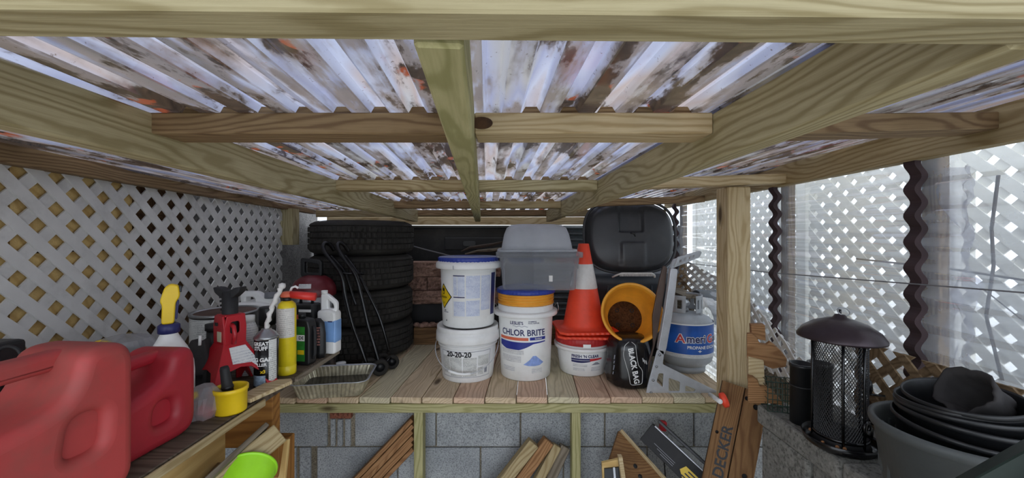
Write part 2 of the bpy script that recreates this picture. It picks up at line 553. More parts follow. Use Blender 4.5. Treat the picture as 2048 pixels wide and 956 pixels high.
def roof_plastic():
    """old clear sheet: cloudy lilac film, brown silt lying in streaks along the ribs, leaf fragments"""
    t = NT('dirty_clear_roof_sheet')
    tc = t.n('ShaderNodeTexCoord').outputs['Object']
    sh = t.n('ShaderNodeMapping', {0: tc, 2: (0, 0, R(-3.7))}).outputs[0]
    v = t.n('ShaderNodeMapping', {0: sh, 3: (1, 0.16, 1)}).outputs[0]
    v2 = t.n('ShaderNodeMapping', {0: sh, 3: (1, 0.45, 1)}).outputs[0]
    streak = t.noise(v, 24, 4, 0.6)
    blot = t.noise(v2, 12, 6, 0.65)
    spk = t.noise(tc, 120, 4, 0.7)
    hue = t.noise(v, 13, 2, 0.5)
    d1 = t.math('ADD', t.math('MULTIPLY', streak, 0.55), t.math('MULTIPLY', blot, 0.45))
    sp_ = t.n('ShaderNodeSeparateXYZ', {0: tc})
    fx_ = t.math('FRACT', t.math('ADD', t.math('DIVIDE', t.math('ADD', sp_.outputs[0], t.math('MULTIPLY', sp_.outputs[1], 0.065)), 0.068), 40.0))
    valley = t.math('MULTIPLY', t.math('GREATER_THAN', fx_, 0.40), t.math('LESS_THAN', fx_, 0.90))  # silt in rib valleys, darkened also to paint the facets' light and shade
    d1 = t.math('ADD', d1, t.math('MULTIPLY', t.math('SUBTRACT', valley, 0.5), 0.09))
    silt = t.ramp(d1, [(0.44, 0.0), (0.53, 0.95)])
    dark = t.ramp(t.math('ADD', t.math('MULTIPLY', blot, 0.7), t.math('ADD', t.math('MULTIPLY', streak, 0.3), t.math('MULTIPLY', valley, 0.035))), [(0.545, 0.0), (0.585, 0.94)])
    dark = t.math('MAXIMUM', dark, t.ramp(spk, [(0.64, 0.0), (0.70, 0.7)]))
    film = t.ramp(hue, [(0.34, (0.23, 0.215, 0.205)), (0.44, (0.175, 0.185, 0.285)), (0.52, (0.30, 0.315, 0.40)), (0.60, (0.29, 0.22, 0.20)), (0.68, (0.31, 0.30, 0.30))])
    siltc = t.ramp(hue, [(0.36, (0.13, 0.112, 0.10)), (0.5, (0.19, 0.155, 0.14)), (0.62, (0.115, 0.09, 0.075))])
    col = t.mix(silt, film, siltc)
    tr = t.n('ShaderNodeBsdfTransparent', {0: t.mix(0.25, film, (1, 1, 1))})
    tl = t.n('ShaderNodeBsdfTranslucent', {0: col})
    df = t.n('ShaderNodeBsdfDiffuse', {0: col})
    m1 = t.n('ShaderNodeMixShader', {0: 0.22, 1: tl.outputs[0], 2: df.outputs[0]})
    clear = t.math('MULTIPLY', t.math('SUBTRACT', 1.0, silt), 0.24)
    m2 = t.n('ShaderNodeMixShader', {0: clear, 1: m1.outputs[0], 2: tr.outputs[0]})
    dc = t.ramp(spk, [(0.35, srgb('2a2420')), (0.6, srgb('4a3c32')), (0.8, srgb('6d5038'))])
    dc = t.mix(t.ramp(t.noise(tc, 15, 2), [(0.62, 0.0), (0.66, 1.0)]), dc, srgb('9a4a2c'))
    dd = t.n('ShaderNodeBsdfDiffuse', {0: dc})
    dt = t.n('ShaderNodeBsdfTranslucent', {0: dc})
    dm = t.n('ShaderNodeMixShader', {0: 0.45, 1: dd.outputs[0], 2: dt.outputs[0]})
    m3 = t.n('ShaderNodeMixShader', {0: dark, 1: m2.outputs[0], 2: dm.outputs[0]})
    gl = t.n('ShaderNodeBsdfGlossy', {0: (1, 1, 1), 1: 0.15})
    fr = t.n('ShaderNodeFresnel', {0: 1.4})
    m4 = t.n('ShaderNodeMixShader', {0: t.math('MULTIPLY', fr.outputs[0], 0.25), 1: m3.outputs[0], 2: gl.outputs[0]})
    t.t.links.new(m4.outputs[0], t.out.inputs[0])
    return t.m
roof_m = roof_plastic()

# ---------------------------------------------------------------- floor and ground outside
fl = struct('floor')
MB().box((0, 1.2, -0.05), (2.9, 4.4, 0.1)).build('floor_slab', dirt_ground, fl)
og = struct('trim_1')
MB().add([(-14, -14, -0.02), (14, -14, -0.02), (14, 14, -0.02), (-14, 14, -0.02)], [(0, 1, 2, 3)]).build('yard_ground', driveway, og)

# ---------------------------------------------------------------- roof: beams, purlins, corrugated sheets
DK = ZC - 0.725         # deck top
SH = ZC - 0.47          # shelf top
LG = ZC - 0.55          # stone ledge top
def hr(d): return ZC + 0.15 - 0.02 * d           # underside of rafters
def hs(d): return ZC + 0.233 - 0.02 * d          # underside of sheets

ceil = struct('ceiling')
# near cross beam right above the camera
b0, b1 = Vector((-1.14, 0.2456, 0)), Vector((1.06, 0.2811, 0))
zb = hr(0.28) + 0.07
beam('cross_beam', (b0.x, b0.y, zb), (b1.x, b1.y, zb), 0.037, 0.14, pine, ceil)
def rafter(x0, d0, x1, d1, mat, w=0.038):
    c = 0.041
    beam('rafter', (x0, d0, hr(d0) + c), (x1, d1, hr(d1) + c), w, 0.082, mat, ceil, bevel=0.003)
rafter(-0.655, 0.29, -0.668, 2.62, pine)
rafter(-0.056, 0.29, -0.235, 2.62, pine_green)
rafter(0.40, 0.292, 0.255, 2.62, pine)
def purlin(xa, xb, d, mat, dh=0.0, dhb=None, db=None):
    db = d if db is None else db
    dhb = dh if dhb is None else dhb
    z0, z1 = ZC + 0.195 - 0.02 * d + dh + 0.019, ZC + 0.195 - 0.02 * db + dhb + 0.019
    beam('purlin', (xa, d + 0.035, z0), (xb, db + 0.035, z1), 0.07, 0.037, mat, ceil)
PD = (0.673, 1.385, 2.08, 2.62)
def rx(i, d):
    return (-0.66 - 0.006 * d, -0.034 - 0.078 * d, 0.418 - 0.062 * d)[i]
for k, d in enumerate(PD):
    purlin(rx(0, d) + 0.02, rx(1, d) - 0.02, d, (pine_brown, pine_warm, pine_brown, pine_brown)[k])
    purlin(rx(1, d) + 0.02, rx(2, d) - 0.02, d, (pine_pale, pine, pine_warm, pine_brown)[k])
purlin(rx(2, .70) + 0.02, 1.09, 0.70, pine_brown, 0.005, 0.06, 0.84)
purlin(rx(2, 1.40) + 0.02, 1.09, 1.40, pine_pale, 0.005, 0.045, 1.50)
purlin(rx(2, 2.08) + 0.02, 1.09, 2.08, pine_brown, 0.005, 0.04, 2.15)
# side headers
lw = lambda d: -1.141 - 0.1145 * d                # lattice plane on one side
XR = 1.10                                          # clear wall plane on the other
beam('header_beam', (lw(0.25) + 0.02, 0.25, ZC + 0.18 + 0.045), (lw(2.75) + 0.02, 2.75, ZC + 0.158 + 0.045), 0.038, 0.09, pine_brown, ceil)
beam('header_beam', (XR - 0.02, 0.25, ZC + 0.205 + 0.045), (XR + 0.02, 2.75, ZC + 0.200 + 0.045), 0.038, 0.09, pine_warm, ceil)
beam('header_beam', (-1.4, 2.73, ZC + 0.16), (1.1, 2.73, ZC + 0.165), 0.038, 0.05, pine_warm, ceil)

beam('rear_fascia', (-1.4, 2.88, ZC + 0.112), (1.1, 2.88, ZC + 0.115), 0.02, 0.06, pine_pale, ceil)
def trap(x, wl=0.068, a=0.014):
    f = (x / wl) % 1.0
    if f < 0.30: return a
    if f < 0.42: return a * (1 - (f - 0.30) / 0.12)
    if f < 0.88: return 0.0
    return a * (f - 0.88) / 0.12
def roof_sheet(xa, xb, lift=lambda x: 0.0, d0=0.02, d1=2.85, zoff=0.0):
    xs = []
    x = math.floor(xa / 0.068) * 0.068
    while x < xb:
        xs += [x + 0.068 * q for q in (0.0, 0.30, 0.42, 0.88)]
        x += 0.068
    xs = [q for q in xs if xa <= q <= xb]
    ds = [d0 + (d1 - d0) * k / 8 for k in range(9)]
    vs_, fs = [], []
    for d in ds:
        for x in xs:
            vs_.append((x - 0.065 * d, d, hs(d) + 0.002 + trap(x + 1e-5) + lift(x) + zoff))
    n = len(xs)
    for k in range(len(ds) - 1):
        for i in range(n - 1):
            fs.append((k * n + i, k * n + i + 1, (k + 1) * n + i + 1, (k + 1) * n + i))
    return MB().add(vs_, fs).build('corrugated_sheet', roof_m, ceil)
roof_sheet(-1.30, -0.02)
roof_sheet(-0.05, 0.46, zoff=0.004)
roof_sheet(0.42, 1.30, lift=lambda x: 0.09 * (x - 0.42), zoff=0.006)
# wooden closures filling the ribs above each purlin
def closure(xa, xb, d, mat, lift=lambda x: 0.0):
    mb = MB()
    x = math.floor(xa / 0.068) * 0.068
    while x < xb:
        z = hs(d) + lift(x)
        p = [(x - 0.008, 0), (x, 0.0135), (x + 0.0204, 0.0135), (x + 0.0286, 0)]
        if x - 0.01 > xa:
            mb.poly_extrude([Vector((q[0] - 0.065 * d, d + 0.012, z + q[1])) for q in p], (0, 0.04, 0))
        x += 0.068
    o = mb.build('closure_strip', mat, ceil)
    o['kind'] = 'stuff'
for d in PD[:3]:
    closure(-0.60, -0.03, d, pine_brown)
    closure(0.0, 0.40, d, pine_brown)

# ---------------------------------------------------------------- wall on the lattice side
wl_ = struct('wall_left')
def wall_slab(d0, d1, z0, z1, off, th, mat, name):
    p = [Vector((lw(d) - off - o, d, z)) for z in (z0, z1) for d, o in ((d0, 0), (d1, 0), (d1, th), (d0, th))]
    return MB().hexa(p).build(name, mat, wl_)
for k, (a, b) in enumerate(((0.1, 0.55), (0.55, 0.95), (0.95, 1.30))):
    for j in range(4):
        wall_slab(a + 0.002, b - 0.002, 0.62 + j * 0.28, 0.62 + (j + 1) * 0.28 - 0.006, 0.008, 0.015, plyw, 'siding_board')
wall_slab(0.05, 1.30, 0.0, 1.78, 0.024, 0.02, ply_brown, 'seam_light_block')  # added behind the siding to block light leaking through its seams
wall_slab(1.30, 1.62, 0.0, 1.75, 0.035, 0.015, ply_brown, 'siding_panel')
wall_slab(1.62, 3.1, 0.0, 1.75, 0.09, 0.03, greywall, 'rendered_wall')
lat = thing('lattice_screen', 'white vinyl privacy lattice with grey smudges above the cluttered side shelf', 'lattice', (lw(0.5), 0.5, SH - 0.02))
dl = Vector((-0.1145, 1, 0)).normalized()
lattice(lat, (lw(0.30), 0.30, SH - 0.02), dl, (0, 0, 1), 2.02, 0.67, 0.0905, 0.0305, 0.005, white_pvc, 'slat')
p = W(574, 420, 2.34)
beam('stub_post', (lw(2.34) + 0.03, 2.36, ZC + 0.17), (lw(2.34) + 0.03, 2.36, ZC - 0.055), 0.075, 0.075, pine, wl_, up=(0, 1, 0))

# ---------------------------------------------------------------- clear corrugated wall
wr = struct('wall_right')
def wave(z): return 0.0065 * math.sin(z * 2 * math.pi / 0.0715)
nz = 150
def sheet_fn(y0, y1):
    def fn(u, v):
        z = 0.72 + v * (1.74 - 0.72)
        return (XR + 0.018 + wave(z), y0 + (y1 - y0) * u, z)
    return fn
for y0, y1 in ((0.25, 1.037), (1.03, 1.59), (1.585, 2.56), (2.55, 2.9)):
    MB().grid(sheet_fn(y0, y1), 2, nz).build('corrugated_panel', wall_clear, wr)
closure_m = plain('rusty_brown_foam', '38282a', 0.8, var=0.3, scale=12)
for yc in (1.037, 1.59, 2.56):
    vs_, fs = [], []
    n = 140
    for k in range(n + 1):
        z = 0.74 + k / n * 0.99
        xi = XR - 0.002 + 1.5 * wave(z)
        for y in (yc - 0.015, yc + 0.015):
            vs_ += [(xi - 0.006, y, z), (xi + 0.012, y, z)]
    for k in range(n):
        a, b = 4 * k, 4 * k + 4
        fs += [(a, a + 2, b + 2, b), (a + 1, b + 1, b + 3, a + 3), (a, b, b + 1, a + 1), (a + 2, a + 3, b + 3, b + 2)]
    MB().add(vs_, fs).build('wavy_closure_strip', closure_m, wr)
    beam('batten', (XR + 0.055, yc, 0.1), (XR + 0.055, yc, 1.74), 0.03, 0.045, pine_brown, wr, up=(0, 1, 0))
# lattice fence standing outside
lf = thing('lattice_fence', 'off-white lattice fence standing outside beyond the cloudy plastic wall', 'fence', (1.65, 1.5, 0.0))
for y0, y1 in ((0.35, 1.36), (1.45, 2.06), (2.15, 3.3)):
    lattice(lf, (1.62, y1, 0.35), (0, -1, 0), (0, 0, 1), y1 - y0, 2.0, 0.0905, 0.037, 0.006, outer_pvc, 'slat')
for yc in (0.31, 1.405, 2.105, 3.34):
    beam('post', (1.64, yc, 0.0), (1.64, yc, 2.45), 0.08, 0.06, outer_pvc, lf, up=(0, 1, 0))
# twigs caught between sheet and fence
def twig(label, pts, r):
    pts = [Vector(p) for p in pts]
    t = MB().tube(pts, r, 6).build('twig', twig_m, None, pts[0])
    t.location = pts[0]
    tag(t, label, 'twig')
twig('dark bent twig showing through the plastic wall behind the nested plant pots', [(1.30, 0.72, 0.9), (1.31, 0.85, 1.14), (1.30, 0.95, 1.27), (1.33, 1.06, 1.34), (1.35, 1.12, 1.37)], 0.0016)
twig('thin twig crossing high behind the plastic wall near the upper corner', [(1.30, 0.75, 1.40), (1.31, 0.95, 1.385), (1.33, 1.15, 1.40), (1.36, 1.5, 1.41)], 0.0035)
twig('curling vine hanging behind the plastic wall beside the thick wavy strip', [(1.28, 1.0, 1.66), (1.30, 1.03, 1.52), (1.28, 1.01, 1.42), (1.31, 1.05, 1.28), (1.29, 1.0, 1.12)], 0.004)
cord = MB().tube([(XR - 0.003, 0.30, 1.40), (XR - 0.004, 0.9, 1.375), (XR - 0.003, 1.6, 1.345), (XR - 0.003, 2.4, 1.33)], 0.002, 6).build('cord', rope_grey)
tag(cord, 'thin dark cord strung along the inside of the plastic wall', 'cord')

# ---------------------------------------------------------------- block wall under the deck
wb = struct('wall_back')
BD = 1.80
MB().box((-0.1, BD + 0.011 + 0.05, 0.34), (2.7, 0.10, 0.68)).build('wall_core', mortar, wb)
def block(px0, px1, z0, z1, mat=blockm, d=BD, nm='concrete_block', dep=0.09):
    x0, x1 = (px0 - CX) / F * d, (px1 - CX) / F * d
    j = random.uniform(-0.003, 0.003)
    o = MB().box((0, 0, 0), (x1 - x0 - 0.007, dep, z1 - z0 - 0.007)).build(nm, mat, wb, bevel=0.004)
    o.location = ((x0 + x1) / 2, d + dep / 2 + j, (z0 + z1) / 2)
r0, r1, r2 = DK - 0.06, ZC - 1.0, ZC - 1.2
for a, b in ((430, 530), (530, 655), (708, 872), (872, 1041), (1041, 1210), (1210, 1388), (1388, 1560)):
    block(a, b, r1, r0)
for a, b in ((659, 671), (673, 686), (688, 702)):
    block(a, b, r1, ZC - 0.865)
block(658, 704, ZC - 0.864, ZC - 0.80, brick_red, BD - 0.01, 'brick', 0.06)
for a, b in ((430, 593), (597, 622), (632, 795), (795, 961), (961, 1127), (1127, 1295), (1295, 1462), (1462, 1600)):
    block(a, b, r2, r1)
for k in range(8):
    block(430 + k * 168 - 80, 430 + (k + 1) * 168 - 80, r2 - 0.2, r2)

# ---------------------------------------------------------------- the back of the space
tp = thing('black_tailgate', 'long black plastic panel standing behind the buckets and tyres', 'panel', (0, 2.98, 0.7))
MB().box((-0.1, 2.98, 1.15), (2.9, 0.03, 0.86)).build('sheet', black_mt, tp, tp.location, bevel=0.006)
MB().box((-0.1, 2.955, 1.572), (2.9, 0.03, 0.02)).build('top_lip', black_pl, tp, tp.location, bevel=0.004)
MB().box((-0.25, 2.955, 1.44), (0.55, 0.02, 0.10)).build('raised_band', black_mt, tp, tp.location, bevel=0.008)
MB().mesh(curve_mesh([rounded([(-0.05, -0.02), (0.05, -0.02), (0.05, 0.02), (-0.05, 0.02)], 0.018)], 0.008, 0.003), Matrix.Translation((-0.33, 2.94, 1.44)) @ Matrix.Rotation(R(90), 4, 'X')).build('hand_slot', black_pl, tp, tp.location)
cm = MB()
cm.grid(lambda u, v: (0.16 + 0.5 * u, 2.80 + 0.012 * math.sin(v * 2 * math.pi * 18), 0.80 + v * 0.77), 2, 160)
tag(cm.build('corrugated_metal', plain('weathered_metal', '6f7678', 0.5, 0.4, var=0.2), None, (0.16, 2.8, 0.80), solid=0.002), 'grey corrugated metal piece behind the clear bins and cone', 'metal sheet').location = (0.16, 2.8, 0.80)
cd_ = MB().tube([W(815, 489, 2.7), W(850, 499, 2.75), W(915, 515, 2.8)], 0.004, 8).build('grey_rod', rope_grey, None, W(815, 489, 2.7))
cd_.location = W(815, 489, 2.7)
tag(cd_, 'thin grey rod slanting across the black panel beside the tyres', 'rod')

# deck
dk = thing('wooden_deck', 'raised platform of treated pine boards above the block wall', 'platform', (0, 1.71, DK - 0.065))
deck_mats = [deck_c, deck_a, deck_b, deck_a, deck_c, deck_a, deck_a, deck_b, deck_a, deck_b, deck_c, deck_b, deck_b, deck_a, deck_c, deck_a]
for k in range(-4, 12):
    xl = -0.689 + 0.1415 * k
    fr_ = 1.705 + random.uniform(-0.004, 0.004)
    beam('plank', (xl + 0.0707, fr_, DK - 0.0135), (xl + 0.0707 + 0.0566 * 1.08, fr_ + 1.08, DK - 0.0135), 0.1375, 0.027, deck_mats[(k + 4) % 16], dk, bevel=0.003)
beam('front_rail', (-1.25, 1.725, DK - 0.0275 - 0.02), (1.02, 1.725, DK - 0.0275 - 0.02), 0.05, 0.039, pine_green, dk)
beam('back_rail', (-1.25, 2.70, DK - 0.0275 - 0.02), (1.02, 2.70, DK - 0.0275 - 0.02), 0.05, 0.039, pine, dk)
for px in (839, 1151):
    x = (px - CX) / F * 1.73
    beam('post', (x, 1.735, DK - 0.067), (x, 1.735, 0.0), 0.04, 0.055, pine_green, dk, up=(0, 1, 0))

pst = beam('support_post', W(1466, 376, 1.55), (W(1466, 376, 1.55).x, 1.55, 0.0), 0.09, 0.09, pine_pale, None, up=(0, 1, 0), bevel=0.004)
tag(pst, 'square pine post holding up the roof in front of the plastic wall', 'post')

# stacked split-face blocks and rear timber
RB = 2.66
rb_t = thing('timber', 'long grey-brown timber lying on the deck below the stacked stone blocks', 'timber', (-0.3, 2.60, DK))
beam('beam', (-0.655, 2.56, DK + 0.057), (0.4, 2.56, DK + 0.057), 0.06, 0.113, ply_brown, rb_t)
k_ = 0
def rough_block(px0, px1, py0, py1, d, label):
    x0, x1 = (px0 - CX) / F * d, (px1 - CX) / F * d
    z0, z1 = ZC + (HY - py1) / F * d, ZC + (HY - py0) / F * d
    def fn(u, v):
        q = Vector((u * 3 + px0, v * 3 + py0, 0.3))
        return (x0 + (x1 - x0) * u, d + 0.022 * noise.noise(q * 2.2) - 0.012 * math.sin(u * math.pi) * math.sin(v * math.pi), z0 + (z1 - z0) * v)
    mb = MB().grid(fn, 10, 6, smooth=False)
    mb.box(((x0 + x1) / 2, d + 0.09, (z0 + z1) / 2), (x1 - x0, 0.16, z1 - z0))
    c = Vector(((x0 + x1) / 2, d, z0))
    o = mb.build('stone_block', splitface, None, c)
    o.location = c
    tag(o, label, 'block', 'split-face stone blocks stacked at the back')
rough_block(816, 905, 525, 553, RB, 'reddish split-face stone block on top of the stack next to the tyres')
rough_block(816, 853, 554, 580, RB, 'short split-face stone block in the middle course beside the tyre stack')
rough_block(855, 930, 554, 580, RB, 'split-face stone block in the middle course partly behind the tall white bucket')
rough_block(822, 925, 582, 608, RB - 0.03, 'tan split-face stone block at the bottom of the stack')
rough_block(905, 1000, 525, 553, RB, 'split-face stone block in the top course behind the blue-lidded white bucket')
rough_block(925, 1010, 582, 608, RB, 'split-face stone block in the lowest course hidden between the white buckets')
sup = MB().box((-0.33, RB + 0.08, (DK + ZC - 0.478) / 2 + 0.0), (0.75, 0.14, ZC - 0.478 - DK)).build('support_box', black_mt, None, (-0.33, RB + 0.08, DK), bevel=0.004)
sup.location = (-0.33, RB + 0.08, DK)
tag(sup, 'dark box under the stacked stone blocks behind the timber', 'box')
rub = MB()
for i in range(9):
    x = random.uniform(-0.72, -0.48)
    rub.lathe([(0.0, 0), (0.02, 0.004), (0.026, 0.014), (0.014, 0.025), (0, 0.027)], 7, Matrix.Translation((x, 2.56 + random.uniform(-0.02, 0.02), DK + 0.113)) @ Matrix.Scale(random.uniform(0.6, 1.3), 4), smooth=False)
ro = rub.build('rubble', splitface, None, (-0.6, 2.56, DK + 0.113))
ro.location = (-0.6, 2.56, DK + 0.113)
tag(ro, 'small stone rubble scattered on top of the rear timber', 'rubble', kind='stuff')

# knots and dark smudges on the roof timbers
knot_m = plain('wood_knot', '4a3018', 0.8, var=0.4, scale=60)
def knot(px, py, d, rx_, rz_, n=(0, -1, 0)):
    c_ = W(px, py, d)
    n = Vector(n)
    M = n.to_track_quat('Z', 'Y').to_matrix().to_4x4()
    M.translation = c_
    MB().lathe([(0, 0.0), (1.0, 0.0), (0.95, 0.0006), (0, 0.0008)], 20, M @ Matrix.Diagonal((rx_, rz_, 1, 1)), smooth=False).build('knot', knot_m, ceil)
knot(963, 246, 0.672, 0.020, 0.011)
knot(1436, 250, 0.672, 0.003, 0.003)
# crumpled film behind the wavy strip, bark scrap behind the buckets
film = MB().grid(lambda u, v: (XR + 0.075 + 0.05 * noise.noise(Vector((u * 3, v * 7, 1.7))) + 0.02 * noise.noise(Vector((u * 9, v * 22, 4.0))), 0.965 + 0.09 * u + 0.02 * noise.noise(Vector((v * 6, u * 2, 9.0))), 0.98 + 0.70 * v), 18, 60)
fo = film.build('plastic_film', clear_plastic('crumpled_film', (0.92, 0.92, 0.95), (0.55, 0.54, 0.58), (0.15, 0.7), 0.15), None, (XR + 0.07, 1.0, 0.98))
fo.location = (XR + 0.07, 1.0, 0.98)
tag(fo, 'crumpled clear plastic film bunched outside next to the thickest wavy strip', 'plastic film')
bs = thing('bark_scrap', 'ragged dark bark scrap with pale edges behind the tall white bucket', 'wood scrap', W(960, 497, 2.78))
for k, pts_ in enumerate(([(922, 503), (940, 495), (965, 492), (990, 488), (1005, 484)], [(930, 508), (955, 502), (985, 500), (1005, 497)])):
    MB().tube([W(x, y, 2.78 + 0.01 * k) for x, y in pts_], [0.004, 0.009, 0.012, 0.010, 0.006][:len(pts_)], 7, smooth=False).build('strip', (twig_m, grey_wood)[k], bs, bs.location)

# ================================================================ things on the deck
def lin(r0, z0, r1, z1):
    return lambda z: r0 + (r1 - r0) * (z - z0) / (z1 - z0)

def wire_bail(r, z, drop, n=24, swing=0.0):
    """half loop hanging in front of a bucket from two ears"""
    return [Vector((r * math.cos(a), -r * math.sin(a) * math.sin(drop) - 0.0, z - r * math.sin(a) * math.cos(drop) * 1.0)) for a in (math.pi * k / n for k in range(n + 1))]

def gear(n, amp):
    return lambda a, r, z, k: r + (amp if math.sin(a * n) > 0 else 0.0)

# ---- 20-20-20 bucket
X = (936 - CX) / F * 2.0
tb = thing('fertilizer_bucket', 'white plastic bucket printed 20-20-20 with wire handle, at the bottom of its stack', 'bucket', (X, 2.0, DK))
rf = lin(0.132, 0.0, 0.150, 0.20)
MB().lathe([(0, 0.004), (0.126, 0.004), (0.128, 0.0), (0.1305, 0.001), (0.132, 0.006), (rf(0.205), 0.205), (0, 0.205)], 64).build('body', white_pl2, tb)
MB().lathe([(0.150, 0.190), (0.163, 0.192), (0.165, 0.196), (0.1635, 0.236), (0.158, 0.240), (0.160, 0.244), (0.1595, 0.264), (0.156, 0.268), (0.150, 0.262), (0.0, 0.262)], 64).build('lid', white_pl2, tb)
MB().lathe([(0.1495, 0.170), (0.154, 0.172), (0.154, 0.178), (0.1495, 0.180)], 64).build('rim_band', white_pl2, tb)
def frame_line(rf_, a0, a1, z0, z1, t=0.0022):
    mb = MB()
    for za in (z0, z1 - t):
        p = cyl_patch(rf_, a0, a1, za, za + t, 20, 1, 0.0014); mb.add(p.v, p.f)
    for aa in (a0, a1 - t / 0.14):
        p = cyl_patch(rf_, aa, aa + t / 0.14, z0, z1, 1, 4, 0.0014); mb.add(p.v, p.f)
    return mb
frame_line(rf, -0.92, 0.98, 0.028, 0.158).build('label_border', ink_grey, tb)
for a0, a1, z0, z1 in ((-0.88, -0.58, 0.045, 0.132), (-0.55, -0.1, 0.034, 0.128), (-0.06, 0.42, 0.034, 0.128), (0.47, 0.92, 0.085, 0.135), (0.47, 0.68, 0.04, 0.075)):
    cyl_patch(rf, a0, a1, z0, z1, 10, 2, 0.0008).build('print_block', print_grey, tb)
cyl_patch(rf, 0.74, 0.86, 0.044, 0.072, 4, 1, 0.0012).build('stamp_block', ink_grey, tb)
cyl_map(text_mesh('20-20-20', 0.036, 0.0012), rf, -0.22, 0.142, 0.0016).build('lettering', ink_black, tb)
bail = [Vector((0.162 * math.cos(a), -0.162 * max(math.sin(a), 0) ** 0.6 - 0.004, 0.185 - 0.128 * math.sin(a) ** 1.0)) for a in (math.pi * k / 32 for k in range(33))]
h_ = MB().tube(bail, 0.0022, 8).build('wire_handle', alu, tb)
MB().tube([bail[14] + Vector((0, -0.001, 0)), bail[16], bail[18], bail[20], bail[21]], 0.0065, 10).build('grip', white_pl, h_)

# ---- tall bucket with blue lid standing on it
tb2 = thing('tall_bucket', 'tall white bucket with blue lid and yellow hazard diamond, stacked on the 20-20-20 bucket', 'bucket', (X + 0.003, 2.0, DK + 0.268))
rf = lin(0.134, 0.0, 0.145, 0.30)
MB().lathe([(0, 0.004), (0.128, 0.004), (0.130, 0.0), (0.134, 0.004), (rf(0.32), 0.32), (0, 0.32)], 64).build('body', white_pl, tb2)
MB().lathe([(0.1455, 0.292), (0.167, 0.293), (0.169, 0.297), (0.169, 0.317), (0.165, 0.322), (0.155, 0.330), (0.150, 0.332)], 64).build('collar', white_pl2, tb2)
MB().lathe([(0.152, 0.326), (0.155, 0.326), (0.156, 0.346), (0.152, 0.350), (0.142, 0.346), (0, 0.342)], 144, fn=lambda a, r, z, k: r + (0.0025 if (k in (1, 2) and math.sin(a * 48) > 0) else 0)).build('lid', blue_pl, tb2)
MB().box((-0.055, -0.1685, 0.305), (0.003, 0.004, 0.018)).build('collar_latch', ink_grey, tb2)
sheet_ = cyl_patch(rf, -0.50, 1.08, 0.055, 0.270, 24, 2, 0.0006).build('label_sticker', label_white, tb2)
for a0, a1, z0, z1 in ((-0.28, -0.02, 0.16, 0.258), (-0.44, -0.30, 0.165, 0.255), (0.02, 0.52, 0.15, 0.262), (0.56, 0.98, 0.09, 0.262), (-0.44, -0.02, 0.062, 0.135), (0.02, 0.52, 0.062, 0.14)):
    cyl_patch(rf, a0, a1, z0, z1, 10, 2, 0.0012).build('print_block', print_blue, tb2)
for z in (0.259, 0.153):
    cyl_patch(rf, -0.44, -0.02, z, z + 0.005, 8, 1, 0.0016).build('print_bar', ink_navy, tb2)
cyl_patch(rf, 1.03, 1.32, 0.06, 0.272, 6, 2, 0.0012).build('side_stripe', ink_navy, tb2)
aD, zD = -0.95, 0.155
flat_poly(rf, aD, zD, [(0, -0.064), (0.062, 0), (0, 0.064), (-0.062, 0)], 0.0008).build('hazard_border', ink_black, tb2)
hz = flat_poly(rf, aD, zD, [(0, -0.058), (0.056, 0), (0, 0.058), (-0.056, 0)], 0.0014).build('hazard_diamond', yellow_pl, tb2)
fl_ = flat_poly(rf, aD, zD + 0.024, circle(0, -0.004, 0.010, 14), 0.0020)
f2 = flat_poly(rf, aD, zD + 0.024, [(-0.009, 0.001), (-0.011, 0.010), (-0.006, 0.018), (-0.004, 0.013), (0.0, 0.026), (0.004, 0.014), (0.008, 0.019), (0.011, 0.010), (0.009, 0.001)], 0.0020)
fl_.add(f2.v, f2.f)
fl_.build('flame_symbol', ink_black, hz)
flat_poly(rf, aD, zD + 0.020, circle(0, 0, 0.006, 12), 0.0025).build('flame_ring_centre', yellow_pl, hz)
cyl_map(text_mesh('OXIDIZER', 0.0125, 0.0002), rf, aD, zD - 0.005, 0.002).build('lettering', ink_black, hz)
cyl_map(text_mesh('5.1', 0.016, 0.0003), rf, aD, zD - 0.032, 0.002).build('class_number', ink_black, hz)
cyl_patch(rf, -0.98, -0.70, 0.075, 0.079, 6, 1, 0.001).build('print_bar', ink_grey, tb2)
cyl_patch(rf, -0.94, -0.82, 0.083, 0.087, 4, 1, 0.001).build('print_bar', ink_black, tb2)
flat_poly(rf, -0.82, 0.036, [(-0.005, -0.004), (0.005, -0.004), (0.0, 0.005)], 0.001).build('moulding_mark', ink_black, tb2)

# ---- chlorine bucket
X = (1051 - CX) / F * 2.02
cb = thing('chlorine_bucket', 'large white bucket lettered CHLOR BRITE with orange and blue stripes', 'bucket', (X, 2.02, DK))
rf = lin(0.130, 0.0, 0.145, 0.35)
MB().lathe([(0, 0.004), (0.124, 0.004), (0.126, 0.0), (0.130, 0.004), (rf(0.37), 0.37), (0.140, 0.374), (0.136, 0.37), (0.132, 0.30), (0, 0.30)], 64).build('body', white_pl, cb)
MB().lathe([(0.1445, 0.318), (0.166, 0.319), (0.168, 0.323), (0.168, 0.336), (0.165, 0.341), (0.1465, 0.343)], 64).build('collar', white_pl2, cb)
for s_ in (-1, 1):
    MB().tube([(s_ * 0.150, -0.03, 0.36), (s_ * 0.166, -0.03, 0.378), (s_ * 0.172, -0.028, 0.35), (s_ * 0.170, -0.026, 0.33)], 0.0022, 6).build('wire_end', steel, cb)
cyl_map(text_mesh("LESLIE'S", 0.021, 0.0004, 'LEFT'), rf, -0.60, 0.292, 0.0016).build('lettering', ink_navy, cb)
cyl_map(text_mesh("SWIMMING\nPOOL SUPPLIES", 0.0085, 0.0001, 'LEFT'), rf, 0.06, 0.296, 0.0016).build('lettering', ink_navy, cb)
